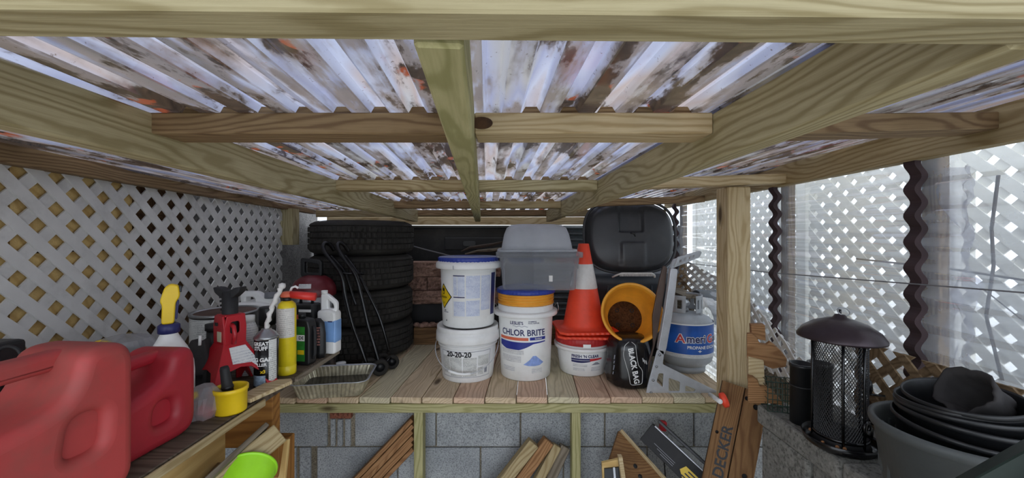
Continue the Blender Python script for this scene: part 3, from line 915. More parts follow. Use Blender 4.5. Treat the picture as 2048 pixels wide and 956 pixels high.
wv = MB().grid(lambda u, v: (lambda a, z: (rf(z) * 1.008 * math.sin(a), -rf(z) * 1.008 * math.cos(a), z))(-0.50 + 0.55 * u, 0.276 + 0.002 * math.sin(u * 18) + v * 0.0016), 30, 1)
wv.build('wave_line', ink_navy, cb)
cyl_map(text_mesh('CHLOR BRITE', 0.043, 0.0008, 'LEFT', xs=0.92), rf, -1.0, 0.243, 0.0016).build('lettering', ink_navy, cb)
cyl_patch(rf, -1.15, 0.07, 0.205, 0.220, 20, 1).build('orange_stripe', ink_orange, cb)
cyl_patch(rf, 0.12, 0.75, 0.207, 0.222, 12, 1).build('blue_stripe', ink_blue, cb)
cyl_map(text_mesh('Sanitizer', 0.012, 0.0002), rf, 0.45, 0.2145, 0.0016).build('lettering', label_white, cb)
cyl_patch(rf, -1.15, 0.75, lambda t: 0.172 - 0.026 * math.sin(min(t * 1.35, 1.0) * math.pi) + 0.022 * t, lambda t: 0.199 - 0.004 * math.sin(t * 2.5) + 0.003 * t, 30, 2).build('blue_swoosh', ink_blue, cb)
flat_poly(rf, 0.30, 0.085, [(-0.056, 0.0), (-0.03, -0.006), (0.0, -0.008), (0.03, -0.006), (0.053, 0.006), (0.03, 0.024), (0.008, 0.043), (-0.008, 0.043), (-0.025, 0.024)], 0.001).build('powder_heap_print', ink_pale, cb)
for a0, a1, z0, z1 in ((-1.05, -0.1, 0.135, 0.158), (-1.05, -0.2, 0.095, 0.128), (-1.0, -0.45, 0.048, 0.07), (0.2, 0.62, 0.042, 0.066)):
    cyl_patch(rf, a0, a1, z0, z1, 12, 2, 0.0008).build('print_block', print_pale, cb)

# ---- golden bucket nested inside it, with a blue lid
gb = thing('golden_bucket', 'ribbed golden-yellow bucket with blue screw lid nested in the lettered white bucket', 'bucket', (X + 0.002, 2.02, DK + 0.302))
prof = [(0.0, 0.0), (0.120, 0.0), (0.132, 0.07)]
for z in (0.072, 0.090, 0.104, 0.117):
    prof += [(0.141, z), (0.1475, z + 0.002), (0.1475, z + 0.009), (0.141, z + 0.011)]
prof += [(0.143, 0.130), (0, 0.130)]
MB().lathe(prof, 64).build('body', gold_pl, gb)
MB().lathe([(0.142, 0.130), (0.150, 0.128), (0.153, 0.131), (0.152, 0.146), (0.146, 0.151), (0, 0.149)], 144, fn=lambda a, r, z, k: r + (0.0025 if (k in (1, 2, 3) and math.sin(a * 46) > 0) else 0)).build('lid', blue_pl, gb)

# ---- clear bins
def rrect(w, d, r, n=6):
    return rounded([(-w / 2, -d / 2), (w / 2, -d / 2), (w / 2, d / 2), (-w / 2, d / 2)], r, n)
def loft(rings, close=True):
    """rings: list of (outline, z)"""
    mb = MB()
    n = len(rings[0][0])
    vs_ = [(p[0], p[1], z) for o, z in rings for p in o]
    fs = [(k * n + i, k * n + (i + 1) % n, (k + 1) * n + (i + 1) % n, (k + 1) * n + i) for k in range(len(rings) - 1) for i in range(n)]
    mb.add(vs_, fs, None, True)
    return mb
bt = DK + 0.302 + 0.151
X = (1076 - CX) / F * 2.02
lb = thing('clear_bin', 'clear plastic storage bin standing on the blue lid of the golden bucket', 'bin', (X, 2.03, bt))
L = loft([(rrect(0.36, 0.24, 0.03), 0.0), (rrect(0.37, 0.25, 0.03), 0.008), (rrect(0.385, 0.265, 0.032), 0.105), (rrect(0.392, 0.272, 0.032), 0.107), (rrect(0.402, 0.282, 0.034), 0.165)])
n_ = len(rrect(1, 1, 0.1))
L.f.append(tuple(range(n_ - 1, -1, -1))); L.sm.append(False)
L.build('body', bin_clear, lb, solid=0.0025)
loft([(rrect(0.404, 0.284, 0.034), 0.163), (rrect(0.435, 0.315, 0.04), 0.165), (rrect(0.437, 0.317, 0.04), 0.190), (rrect(0.41, 0.29, 0.034), 0.192)]).build('rim', bin_clear, lb, solid=0.002)
MB().box((0.055, -0.1385, 0.06), (0.018, 0.002, 0.03)).build('paper_tag', white_refl, lb)
X2 = (1072 - CX) / F * 2.02
ub = thing('frosted_bin', 'frosted plastic bin turned upside down on top of the clear bin', 'bin', (X2, 2.03, bt + 0.194))
L = loft([(rrect(0.362, 0.26, 0.05), 0.006), (rrect(0.352, 0.25, 0.055), 0.04), (rrect(0.335, 0.235, 0.065), 0.085), (rrect(0.310, 0.215, 0.07), 0.118), (rrect(0.27, 0.18, 0.07), 0.134), (rrect(0.20, 0.12, 0.05), 0.139)])
L.f.append(tuple(5 * n_ + i for i in range(n_))); L.sm.append(False)
L.build('body', bin_milky, ub, solid=0.0025)
loft([(rrect(0.362, 0.262, 0.05), 0.008), (rrect(0.402, 0.295, 0.05), 0.009), (rrect(0.404, 0.297, 0.05), 0.0), (rrect(0.39, 0.285, 0.05), 0.0)]).build('rim', bin_milky, ub, solid=0.003)

# ---- small bucket with red lid
X = (1165 - CX) / F * 2.07
sb = thing('small_bucket', 'squat white bucket with red lid lettered FRESH N CLEAR under the traffic cone', 'bucket', (X, 2.07, DK))
rf = lin(0.122, 0.0, 0.140, 0.14)
MB().lathe([(0, 0.004), (0.112, 0.004), (0.116, 0.0), (0.122, 0.006), (rf(0.175), 0.175), (0, 0.175)], 64).build('body', white_pl2, sb)
MB().lathe([(0.138, 0.132), (0.157, 0.135), (0.158, 0.150), (0.155, 0.152), (0.141, 0.148)], 64, fn=lambda a, r, z, k: r if k in (0, 4) else r - 0.004 * math.cos(2 * a)).build('collar', white_pl2, sb)
MB().lathe([(0.143, 0.160), (0.1455, 0.162), (0.1465, 0.196), (0.142, 0.200), (0, 0.198)], 160, fn=lambda a, r, z, k: r + (0.002 if (k in (1, 2) and math.sin(a * 50) > 0) else 0)).build('lid', red_pl, sb)
cyl_patch(lambda z: 0.150, -0.16, 0.10, 0.158, 0.176, 6, 1, 0.0).build('lid_tab', white_pl, sb)
cyl_map(text_mesh("FRESH 'N CLEAR", 0.021, 0.0007, 'LEFT', xs=0.95), rf, -0.60, 0.110, 0.0014).build('lettering', ink_navy, sb)
cyl_patch(rf, -0.62, 0.10, 0.090, 0.099, 10, 1).build('blue_stripe', ink_navy, sb)
cyl_patch(rf, 0.10, 0.62, lambda t: 0.084 + 0.008 * t, 0.099, 10, 1).build('red_stripe', ink_red, sb)
cyl_patch(rf, -0.62, 0.12, lambda t: 0.078 - 0.006 * math.sin(t * 2.6) + 0.008 * t, 0.088, 12, 1).build('blue_swoosh', ink_navy, sb)
flat_poly(rf, 0.36, 0.065, [(-0.026, 0), (0.026, 0.001), (0.008, 0.013), (-0.004, 0.014)], 0.001).build('powder_heap_print', ink_grey, sb)
for a0, a1, z0, z1 in ((-0.56, 0.0, 0.055, 0.07), (-0.56, -0.1, 0.034, 0.048), (0.16, 0.58, 0.034, 0.055)):
    cyl_patch(rf, a0, a1, z0, z1, 8, 1, 0.0008).build('print_block', print_pale, sb)

# ---- two traffic cones, one slipped over the other
def cone(z, h, label, loc, rz):
    c = thing('traffic_cone', label, 'cone', loc, rz, 'traffic cones stacked on the small bucket')
    b_ = []
    s_ = 0.152
    for i in range(4):
        a, q = [(-1, -1), (1, -1), (1, 1), (-1, 1)][i], [(1, -1), (1, 1), (-1, 1), (-1, -1)][i]
        for k in range(24):
            t = k / 24
            nx, ny = ((0, -1), (1, 0), (0, 1), (-1, 0))[i]
            e = 0.0035 if k % 2 else 0.0
            cut = 0.028
            x = (a[0] + (q[0] - a[0]) * t) * s_ + nx * e
            y = (a[1] + (q[1] - a[1]) * t) * s_ + ny * e
            k_ = abs(x) + abs(y)
            lim = 2 * s_ - cut
            if k_ > lim:
                f = lim / k_
                x, y = x * f, y * f
            b_.append((x, y))
    me = curve_mesh([b_], 0.006, 0.0015, 1)
    MB().mesh(me, Matrix.Translation((0, 0, 0.006))).build('base', orange_cone, c)
    r0, r1 = 0.112, 0.028
    rr = lin(r0, 0.012, r1, h)
    if h > 0.2:
        MB().lathe([(0.13, 0.012), (0.116, 0.016), (rr(0.03), 0.03), (rr(0.22), 0.22)], 48).build('lower_body', orange_cone, c)
        MB().lathe([(rr(0.22), 0.22), (rr(0.222) + 0.0012, 0.222), (rr(0.348) + 0.0012, 0.348), (rr(0.35), 0.35)], 48).build('reflective_collar', white_refl, c)
        MB().lathe([(rr(0.35), 0.35), (rr(h - 0.002), h - 0.002), (rr(h) - 0.003, h), (0, h)], 48).build('tip', orange_cone, c)
    else:
        MB().lathe([(0.13, 0.012), (0.116, 0.014), (0.108, 0.022)], 48).build('lower_body', orange_cone, c)
    return c
cone(0, 0.05, 'lower orange traffic cone, only its square saw-edged base showing above the red lid', (X + 0.01, 2.07, DK + 0.2005), R(-3))
cone(0, 0.46, 'orange traffic cone with white reflective collar on top of the red lid', (X + 0.006, 2.07, DK + 0.224), R(4))

# ---- charcoal refuse bin lid
Xl, Yl = (1262 - CX) / F * 2.2, 2.2
lid = thing('bin_lid', 'large charcoal plastic bin lid stood on edge facing out with moulded grip', 'lid', (Xl, Yl, ZC - 0.2), rot=(R(84), 0, 0))
def lid_fn():
    nr, na = 30, 96
    vs_, fs = [(0, 0.2, 0)], []
    def hgt(x, y, t):
        h = 0.030 * (1 - t ** 4) - (0.020 * smooth01((t - 0.90) / 0.1))
        h += 0.016 * smooth01((0.93 - t) / 0.05)
        # two shallow panels, above and below the grip
        def panel(x0, x1, y0, y1, dep):
            e = 0.012
            return -dep * smooth01((x - x0) / e) * smooth01((x1 - x) / e) * smooth01((y - y0) / e) * smooth01((y1 - y) / e)
        h += panel(-0.075, 0.072, 0.015, 0.25, 0.026) + panel(-0.072, 0.078, -0.25, -0.035, -0.016)
        return h
    W_, H_ = 0.262, 0.208
    for i in range(1, nr + 1):
        t = i / nr
        for j in range(na):
            a = 2 * math.pi * j / na
            ca, sa = math.cos(a), math.sin(a)
            e = 2.9
            q = (abs(ca) ** e + abs(sa) ** e) ** (-1 / e)
            x, y = W_ * t * q * ca, H_ * t * q * sa
            vs_.append((x, y + 0.2, hgt(x, y, t)))
    vs_[0] = (0, 0.2, hgt(0, 0, 0))
    for j in range(na):
        fs.append((0, 1 + j, 1 + (j + 1) % na))
    for i in range(nr - 1):
        for j in range(na):
            a, b = 1 + i * na, 1 + (i + 1) * na
            fs.append((a + j, b + j, b + (j + 1) % na, a + (j + 1) % na))
    n0 = len(vs_)
    for j in range(na):
        v = vs_[1 + (nr - 1) * na + j]
        vs_.append((v[0] * 1.01, (v[1] - 0.2) * 1.01 + 0.2, -0.03))
    a, b = 1 + (nr - 1) * na, n0
    for j in range(na):
        fs.append((a + j, b + j, b + (j + 1) % na, a + (j + 1) % na))
    fs.append(tuple(b + j for j in range(na))[::-1])
    return MB().add(vs_, fs, None, True)
lid_fn().build('shell', lid_pl, lid)
MB().tube([(-0.012, 0.205, 0.030), (-0.006, 0.214, 0.046), (0.01, 0.212, 0.050), (0.016, 0.198, 0.044), (0.014, 0.180, 0.026)], [0.004, 0.006, 0.007, 0.006, 0.004], 10).build('grip', black_pl, lid)
ringp = []
for j in range(96):
    a = 2 * math.pi * j / 96
    q = (abs(math.cos(a)) ** 2.9 + abs(math.sin(a)) ** 2.9) ** (-1 / 2.9)
    ringp.append((0.268 * q * math.cos(a), 0.214 * q * math.sin(a) + 0.2, -0.006))
MB().tube(ringp, 0.008, 8, closed=True).build('rim', lid_pl, lid)

# ---- dark tote it rests on, behind the yellow pot
tt = thing('storage_tote', 'dark slate plastic tote under the charcoal lid behind the golden flower pot', 'tote', (0.70, 2.46, DK))
L = loft([(rrect(0.50, 0.34, 0.04), 0.0), (rrect(0.54, 0.38, 0.05), 0.40), (rrect(0.56, 0.40, 0.05), 0.41), (rrect(0.56, 0.40, 0.05), 0.45)])
L.f.append(tuple(range(n_ - 1, -1, -1))); L.sm.append(False)
L.build('body', slate_pl, tt)
L = loft([(rrect(0.575, 0.415, 0.05), 0.440), (rrect(0.58, 0.42, 0.05), 0.47), (rrect(0.53, 0.37, 0.05), 0.50)])
L.f.append(tuple(2 * n_ + i for i in range(n_))); L.sm.append(False)
L.build('lid', slate_pl, tt)
for xx in (-0.13, 0.13):
    MB().box((xx, -0.196, 0.33), (0.012, 0.02, 0.2)).build('rib', slate_pl, tt, bevel=0.004)
st = thing('ribbed_strip', 'off-white ribbed plastic strip lying just under the charcoal lid', 'strip', W(1272, 551, 2.14))
MB().tube([(-0.125, 0.03, -0.012), (-0.105, 0, 0.004), (-0.08, 0, 0.012), (0.09, 0, 0.012), (0.104, 0, 0.002), (0.106, 0, -0.012)], 0.0055, 8).build('bar', white_refl, st)
for k in range(26):
    MB().box((-0.09 + k * 0.0074, -0.003, 0.003), (0.0035, 0.008, 0.014)).build('tooth', white_refl, st)

# ---- golden flower pot on its side
A, B = Vector((0.612, 2.07, ZC - 0.447)), Vector((0.584, 1.85, ZC - 0.372))
yp = thing('flower_pot', 'golden-yellow flower pot on its side with its soil-stained base facing out', 'flower pot', A, rot=(B - A).to_track_quat('Z', 'Y').to_euler())
Lp = (B - A).length
MB().lathe([(0, 0.0), (0.088, 0.0), (0.092, 0.004), (0.134, Lp - 0.03), (0.140, Lp - 0.028), (0.146, Lp - 0.02), (0.148, Lp - 0.004), (0.143, Lp), (0.135, Lp - 0.006), (0.128, Lp - 0.04), (0.090, 0.012), (0, 0.012)], 72).build('body', gold_pl, yp)
MB().lathe([(0, 0.0135), (0.089, 0.0135), (0.0895, 0.012)], 48).build('soil_stain', soil, yp)
for k in range(4):
    a = R(45 + 90 * k)
    MB().lathe([(0.007, 0.0), (0.011, 0.0), (0.011, 0.003), (0.007, 0.003)], 16, Matrix.Translation((0.055 * math.cos(a), 0.055 * math.sin(a), 0.0135))).build('drain_hole', black_mt, yp)

# ---- black bag
bgx, bgy = (1260 - CX) / F * 1.86, 1.885
bag = thing('black_bag', 'crumpled black plastic bag with white outlined lettering under the flower pot', 'bag', (bgx, bgy, DK))
def bag_r(a, r, z, k):
    q = Vector((math.cos(a) * 1.6, math.sin(a) * 1.6, z * 11))
    e = 3.0
    sq = (abs(math.cos(a)) ** e + abs(math.sin(a)) ** e) ** (-1 / e)
    fr = 1 if math.sin(a) < -0.3 else 1.6
    return r * (0.55 + 0.45 * sq) * (1 + fr * (0.07 * noise.noise(q) + 0.05 * noise.noise(q * 2.7)))
gloss_black = plain('glossy_black_film', '0c0c10', 0.25, var=0.1, spec=0.6)
MB().lathe([(0, 0.001), (0.085, 0.0), (0.103, 0.015), (0.108, 0.06), (0.105, 0.12), (0.100, 0.18), (0.092, 0.215), (0.07, 0.235), (0.04, 0.242), (0, 0.244)], 72, fn=bag_r).build('body', gloss_black, bag)
def bag_surf(x, z):
    a = -math.pi / 2 + x / 0.105
    # radius along the profile
    pr = [(0.0, 0.085), (0.015, 0.103), (0.06, 0.108), (0.12, 0.105), (0.18, 0.100), (0.215, 0.092), (0.24, 0.05)]
    for (z0, r0), (z1, r1) in zip(pr, pr[1:]):
        if z0 <= z <= z1:
            r = r0 + (r1 - r0) * (z - z0) / (z1 - z0)
            break
    rr = bag_r(a, r, z, 0) + 0.003
    return (rr * math.cos(a), rr * math.sin(a), z)
def on_bag(me, x0, z0, rot, bend=0.0):
    mb = MB()
    ca, sa = math.cos(rot), math.sin(rot)
    vs_ = []
    for v in me.vertices:
        x, y = v.co.x, v.co.y
        X_, Z_ = x0 + x * ca - y * sa + bend * (x * 10) ** 2, z0 + x * sa + y * ca
        vs_.append(bag_surf(X_, max(0.003, min(0.235, Z_))))
    mb.add(vs_, [tuple(p.vertices) for p in me.polygons])
    bpy.data.meshes.remove(me)
    return mb
on_bag(text_mesh('BLACK BAG', 0.034, 0.0011, xs=0.92), -0.008, 0.115, R(-80)).build('lettering', label_white, bag)
op = [(-0.048, 0.212), (-0.022, 0.226), (0.004, 0.214), (0.006, 0.17), (0.012, 0.12), (0.030, 0.10), (0.034, 0.03), (-0.022, 0.026), (-0.030, 0.08), (-0.042, 0.12), (-0.054, 0.165)]
op = rounded(op, 0.012, 3)
MB().tube([bag_surf(x, z) for x, z in op], 0.0011, 6, closed=True).build('outline', label_white, bag)
sdp = MB()
for z0, z1 in ((0.155, 0.135), (0.128, 0.116), (0.108, 0.085), (0.078, 0.066)):
    sdp.tube([bag_surf(-0.096, z0), bag_surf(-0.097, (z0 + z1) / 2), bag_surf(-0.098, z1)], 0.0026, 5)
sdp.build('side_print', ink_grey, bag)
flp = MB()
for i, (x, z) in enumerate(((0.035, 0.14), (0.042, 0.132), (0.05, 0.128))):
    flp.tube([bag_surf(x, z + 0.012), bag_surf(x + 0.004, z - 0.006)], 0.002, 5)
flp.build('crease_print', label_white, bag)

# ---- propane cylinder
px_, py_ = (1369 - CX) / F * 2.1, 2.1
pt = thing('propane_cylinder', 'grey propane cylinder with blue branded label and white collar guard', 'gas cylinder', (px_, py_, DK))
rc = 0.143
MB().lathe([(0.100, 0.0), (0.104, 0.0), (0.104, 0.035), (0.100, 0.035)], 48).build('foot_ring', tank_grey, pt)
MB().lathe([(0, 0.02), (0.07, 0.022), (0.11, 0.034), (0.135, 0.06), (rc, 0.095), (rc, 0.235), (0.140, 0.262), (0.125, 0.285), (0.09, 0.302), (0.04, 0.309), (0, 0.31)], 64).build('tank', tank_grey, pt)
crf = lambda z: rc
cyl_patch(crf, -1.5, 1.5, 0.112, 0.262, 40, 2, 0.0012).build('blue_label', amerigas, pt)
cyl_patch(crf, -1.5, 1.5, 0.093, 0.112, 40, 1, 0.0012).build('white_label_band', print_pale, pt)
cyl_patch(crf, -1.5, 1.5, 0.2615, 0.268, 40, 1, 0.0014).build('white_label_edge', label_white, pt)
def outl(t, sz, a, z, big, small, colr, xs=1.0):
    cyl_map(text_mesh(t, sz, big, 'LEFT', xs=xs), crf, a, z, 0.0018).build('lettering_outline', label_white, pt)
    cyl_map(text_mesh(t, sz, small, 'LEFT', xs=xs), crf, a, z, 0.0030).build('lettering', colr, pt)
outl('A', 0.062, -0.72, 0.190, 0.0040, 0.0010, ink_red, 1.1)
outl('meri', 0.056, -0.36, 0.191, 0.0040, 0.0012, ink_navy, 0.95)
outl('G', 0.060, 0.38, 0.190, 0.0040, 0.0012, ink_red)
outl('as', 0.056, 0.70, 0.190, 0.0040, 0.0012, ink_navy)
cyl_map(text_mesh('PROPANE EXCHANGE', 0.022, 0.0006, 'LEFT'), crf, -0.34, 0.148, 0.002).build('lettering', label_white, pt)
flat_poly(crf, 0.10, 0.130, [(-0.012, 0), (-0.003, 0.003), (0, 0.008), (0.003, 0.003), (0.012, 0), (0.003, -0.003), (0, -0.008), (-0.003, -0.003)], 0.002).build('star_mark', label_white, pt)
def collar(a0, a1, z0, z1, nm='collar_guard'):
    r = 0.088
    nb = 40
    vs_, fs = [], []
    for j in range(13):
        for i in range(nb + 1):
            a = a0 + (a1 - a0) * i / nb
            vs_.append((r * math.sin(a), -r * math.cos(a), z0 + (z1 - z0) * j / 12))
    for j in range(12):
        for i in range(nb):
            u, v = (i + 0.5) / nb, (j + 0.5) / 12
            if abs(v - 0.5) < 0.26 and abs((u * 3) % 1.0 - 0.5) < 0.2:
                continue
            fs.append((j * (nb + 1) + i, j * (nb + 1) + i + 1, (j + 1) * (nb + 1) + i + 1, (j + 1) * (nb + 1) + i))
    return MB().add(vs_, fs, None, True).build(nm, tank_grey, pt, solid=0.004)
collar(-2.6, -0.35, 0.312, 0.405)
collar(0.25, 1.3, 0.312, 0.405)
collar(1.5, 2.6, 0.312, 0.405)
for a in (-1.5, 0.75):
    MB().tube([(0.088 * math.sin(a), -0.088 * math.cos(a), 0.29), (0.088 * math.sin(a), -0.088 * math.cos(a), 0.325)], 0.007, 8).build('collar_foot', tank_grey, pt)
vv = MB().lathe([(0, 0.305), (0.022, 0.305), (0.022, 0.325), (0.015, 0.33), (0.015, 0.36), (0, 0.362)], 20).build('valve', steel, pt)
MB().lathe([(0, 0), (0.02, 0), (0.022, 0.006), (0.02, 0.014), (0, 0.014)], 20, Matrix.Translation((0, -0.012, 0.352)) @ Matrix.Rotation(R(60), 4, 'X')).build('valve_knob', steel, vv)

# ---- aluminium ladder bracket
AD = 1.76
def q5(x, y, d=AD):                       # crop coordinates to metres in the bracket's plane
    px, py = 1270 + x / 2.895, 490 + y / 2.895
    return ((px - CX) / F * d, (HY - py) / F * d)
lbk = thing('ladder_bracket', 'silver aluminium ladder bracket with cut-out foot leaning beside the propane cylinder', 'bracket', (q5(265, 0)[0], AD, DK))
PL = Matrix.Translation((0, AD, ZC)) @ Matrix.Rotation(R(90), 4, 'X')
def plate(name, outer, holes, half, mat, bevel=0.0015, rad=0.008, off=0.0, parent=lbk, dd=AD):
    lp = [rounded([q5(*p, d=dd) for p in outer], rad)] + [rounded([q5(*p, d=dd) for p in h], 0.006) for h in holes]
    M = Matrix.Translation((0, off, 0)) @ PL
    return MB().mesh(curve_mesh(lp, half, bevel, 1), M).build(name, mat, parent, parent.location)
ft_ = plate('foot_plate', [(62, 868), (72, 815), (128, 605), (168, 612), (160, 690), (320, 770), (478, 848), (452, 884), (120, 884), (80, 884)],
      [[(124, 790), (136, 742), (164, 742), (160, 822)], [(194, 768), (260, 792), (258, 846), (194, 846)], [(290, 812), (350, 834), (344, 850), (290, 848)]], 0.004, alu)
for bx_, by_ in ((140, 634), (122, 702), (102, 780), (90, 852)):
    c_ = q5(bx_, by_)
    MB().lathe([(0, 0), (0.006, 0), (0.006, 0.004), (0, 0.006)], 10, Matrix.Translation((c_[0], AD - 0.004, ZC + c_[1])) @ Matrix.Rotation(R(90), 4, 'X')).build('bolt', steel, ft_, lbk.location)
plate('arm', [(132, 604), (148, 520), (172, 380), (192, 240), (206, 132), (246, 140), (236, 240), (212, 420), (180, 600), (165, 640)], [], 0.012, alu, rad=0.01, off=0.008)
br_m = plain('brown_anodised', '5a4a42', 0.45, 0.4, var=0.15)
plate('arm_side', [(60, 800), (122, 600), (118, 420), (160, 200), (182, 120), (206, 135), (190, 260), (148, 520), (110, 680), (72, 840)], [], 0.006, br_m, rad=0.01, off=0.04)
# top bracket slants back to the right
T0, T1 = W(1335, 532, AD + 0.01), W(1396, 508, AD + 0.14)
Mx = frame(T0, T1)
lp = [rounded([(-0.10, -0.022), (0.10, -0.022), (0.112, 0.0), (0.10, 0.012), (-0.085, 0.024)], 0.006), rounded([(-0.07, -0.010), (-0.02, -0.012), (-0.02, 0.010), (-0.07, 0.012)], 0.004), rounded([(0.0, -0.012), (0.05, -0.013), (0.05, 0.004), (0.0, 0.008)], 0.004)]
MB().mesh(curve_mesh(lp, 0.004, 0.001, 1), Mx @ Matrix.Rotation(R(90), 4, 'X') @ Matrix.Rotation(R(20), 4, 'X')).build('top_bracket', alu, lbk, lbk.location)
MB().mesh(curve_mesh(lp, 0.004, 0.001, 1), Matrix.Translation((0.0, -0.045, 0.012)) @ Mx @ Matrix.Rotation(R(90), 4, 'X') @ Matrix.Rotation(R(20), 4, 'X')).build('top_bracket', alu, lbk, lbk.location)
e0, e1 = W(1420, 789, AD - 0.01), W(1440, 803, 1.42)
MB().tube([e0, e1], 0.009, 14).build('end_tube', white_pl, lbk, lbk.location)
ec = W(1448, 800, 1.44)
MB().lathe([(0, -0.012), (0.024, -0.010), (0.027, -0.007), (0.027, 0.007), (0.024, 0.010), (0, 0.012)], 14, Matrix.Translation(ec) @ Matrix.Rotation(R(70), 4, 'Y') @ Matrix.Rotation(R(10), 4, 'X'), fn=lambda a, r, z, k: r * (1 if int(a * 5) % 2 else 0.92)).build('red_end_cap', orange_cone, lbk, lbk.location)

# ---- behind the post: lattice scrap, elbow pipe, hose, crate
ls = thing('lattice_scrap', 'brown wooden lattice offcut leaning against the plastic wall behind the ladder bracket', 'lattice', W(1400, 600, 2.35))
lattice(ls, W(1345, 600, 2.42), W(1450, 600, 2.30) - W(1345, 600, 2.42), W(1362, 520, 2.5) - W(1345, 600, 2.42), 0.36, 0.27, 0.052, 0.018, 0.006, tan_lat, 'slat', clips=((0.62, 1.0, 0.29),))
ep = thing('elbow_pipe', 'white plastic elbow pipe lying beside the propane cylinder valve', 'pipe', W(1418, 610, 2.25))
pp = [W(1396, 608, 2.2), W(1408, 604, 2.2), W(1420, 606, 2.2), W(1430, 616, 2.2), W(1437, 630, 2.2), W(1440, 648, 2.2)]
MB().tube(pp, 0.029, 14).build('bend', white_refl, ep, ep.location)
MB().tube([pp[0] + Vector((-0.004, 0, 0)), pp[0] + Vector((0.02, 0, 0.005))], 0.035, 16).build('socket', white_refl, ep, ep.location)
bh = thing('corrugated_hose', 'black corrugated hose behind the white elbow pipe', 'hose', W(1400, 600, 2.32))
hp = [W(1392, 592, 2.3), W(1402, 590, 2.32), W(1415, 592, 2.34), W(1432, 590, 2.34), W(1450, 592, 2.34)]
hh = []
for a, b in zip(hp, hp[1:]):
    for k in range(6):
        hh.append(a.lerp(b, k / 6))
MB().tube(hh, [0.036 if k % 2 else 0.031 for k in range(len(hh))], 14).build('tube', black_pl, bh, bh.location)
cr = thing('wooden_crate', 'weathered grey wooden crate in the corner behind the propane cylinder', 'crate', (1.05, 2.36, DK))
for k, (y0, z) in enumerate(((2.26, 0.06), (2.26, 0.18), (2.26, 0.30))):
    beam('slat', (0.99, y0 + 0.03, DK + z + 0.03), (1.075, y0, DK + z), 0.016, 0.09, grey_wood, cr)
    beam('slat', (0.99, 2.58, DK + z + 0.03), (1.075, 2.56, DK + z), 0.016, 0.09, grey_wood, cr)
beam('corner_post', (1.07, 2.275, DK), (1.07, 2.275, DK + 0.34), 0.03, 0.03, grey_wood, cr, up=(0, 1, 0))
beam('corner_post', (1.07, 2.56, DK), (1.07, 2.56, DK + 0.34), 0.03, 0.03, grey_wood, cr, up=(0, 1, 0))
# two things under the pipe and hose so they rest on the crate
beam('top_board', (1.0, 2.12, DK + 0.385), (1.02, 2.55, DK + 0.385), 0.10, 0.02, grey_wood, cr)

# ---- tyres
def tyre_profile():
    P_ = [(0.205, 0.030), (0.215, 0.010), (0.245, 0.0), (0.275, 0.004), (0.298, 0.016), (0.306, 0.028)]
    g = []
    for z in (0.032, 0.066, 0.100, 0.134):
        g += [(0.310, z), (0.312, z + 0.003), (0.312, z + 0.026), (0.310, z + 0.029), (0.300, z + 0.030), (0.300, z + 0.0335)]
    T = [(0.306, 0.172), (0.298, 0.184), (0.275, 0.196), (0.245, 0.2), (0.215, 0.19), (0.205, 0.17), (0.215, 0.14), (0.285, 0.12), (0.285, 0.08), (0.215, 0.06), (0.205, 0.030)]
    return P_ + g + T
tp_ = tyre_profile()
def tyre(i, loc, rz, label):
    t_ = thing('tyre', label, 'tyre', loc, rz, 'tyres stacked in the rear corner')
    def fn(a, r, z, k):
        if r > 0.305 and 0.03 < z < 0.17:
            band = int((z - 0.03) / 0.034)
            if math.sin(a * (58 + 4 * band) + band * 1.3 + z * 25) > 0.72:
                return r - 0.009
        return r
    MB().lathe(tp_, 232, fn=fn, smooth=False).build('carcass', rubber, t_)
    MB().lathe([(0.250, -0.001 + 0.0), (0.258, -0.0015), (0.264, 0.0)], 96).build('lower_bead_line', rubber, t_)
    MB().lathe([(0.252, 0.2), (0.256, 0.2025), (0.262, 0.2)], 96).build('sidewall_ring', rubber, t_)
TX, TY = (725 - CX) / F * 2.42, 2.42
for i, (lab, ox) in enumerate((('worn black tyre at the bottom of the stack behind the folded cart', 0.0), ('black tyre second from the bottom of the stack', -0.004), ('black tyre second from the top of the stack', 0.002), ('black tyre with deep dusty tread on top of the stack', 0.004))):
    tyre(i, (TX + ox, TY, DK + 0.0015 + i * 0.2045), R(23 * i), lab)

# ---- folding cart
fc = thing('folding_cart', 'black folding luggage cart with small wheels leaning against the tyres', 'cart', (W(757, 745, 2.0).x, 2.0, DK))
def cart_rail(pts, nm, r=0.0105):
    P_ = [W(*p) for p in pts]
    sm = []
    for k in range(len(P_) - 1):
        p0, p1, p2, p3 = P_[max(k - 1, 0)], P_[k], P_[k + 1], P_[min(k + 2, len(P_) - 1)]
        for j in range(6):
            t = j / 6
            sm.append(0.5 * ((2 * p1) + (p2 - p0) * t + (2 * p0 - 5 * p1 + 4 * p2 - p3) * t * t + (3 * p1 - p0 - 3 * p2 + p3) * t ** 3))
    sm.append(P_[-1])
    return MB().tube(sm, r, 12).build(nm, black_st, fc, fc.location)
cart_rail([(668, 500, 2.08), (658, 488, 2.05), (648, 488, 2.02), (650, 505, 2.0), (682, 548, 1.99), (690, 590, 1.985), (705, 650, 1.98), (722, 695, 1.97), (733, 728, 1.97)], 'rail')
cart_rail([(697, 502, 2.08), (686, 488, 2.05), (676, 488, 2.02), (680, 505, 2.0), (710, 548, 1.99), (722, 590, 1.985), (736, 650, 1.98), (748, 690, 1.97), (759, 728, 1.97)], 'rail')
cart_rail([(690, 510, 2.10), (715, 545, 2.06), (738, 590, 2.05), (757, 630, 2.05), (770, 670, 2.05), (778, 702, 2.06)], 'rear_rail', 0.008)
cart_rail([(662, 512, 2.10), (690, 545, 2.08), (705, 590, 2.07), (712, 610, 2.07)], 'rear_rail', 0.008)
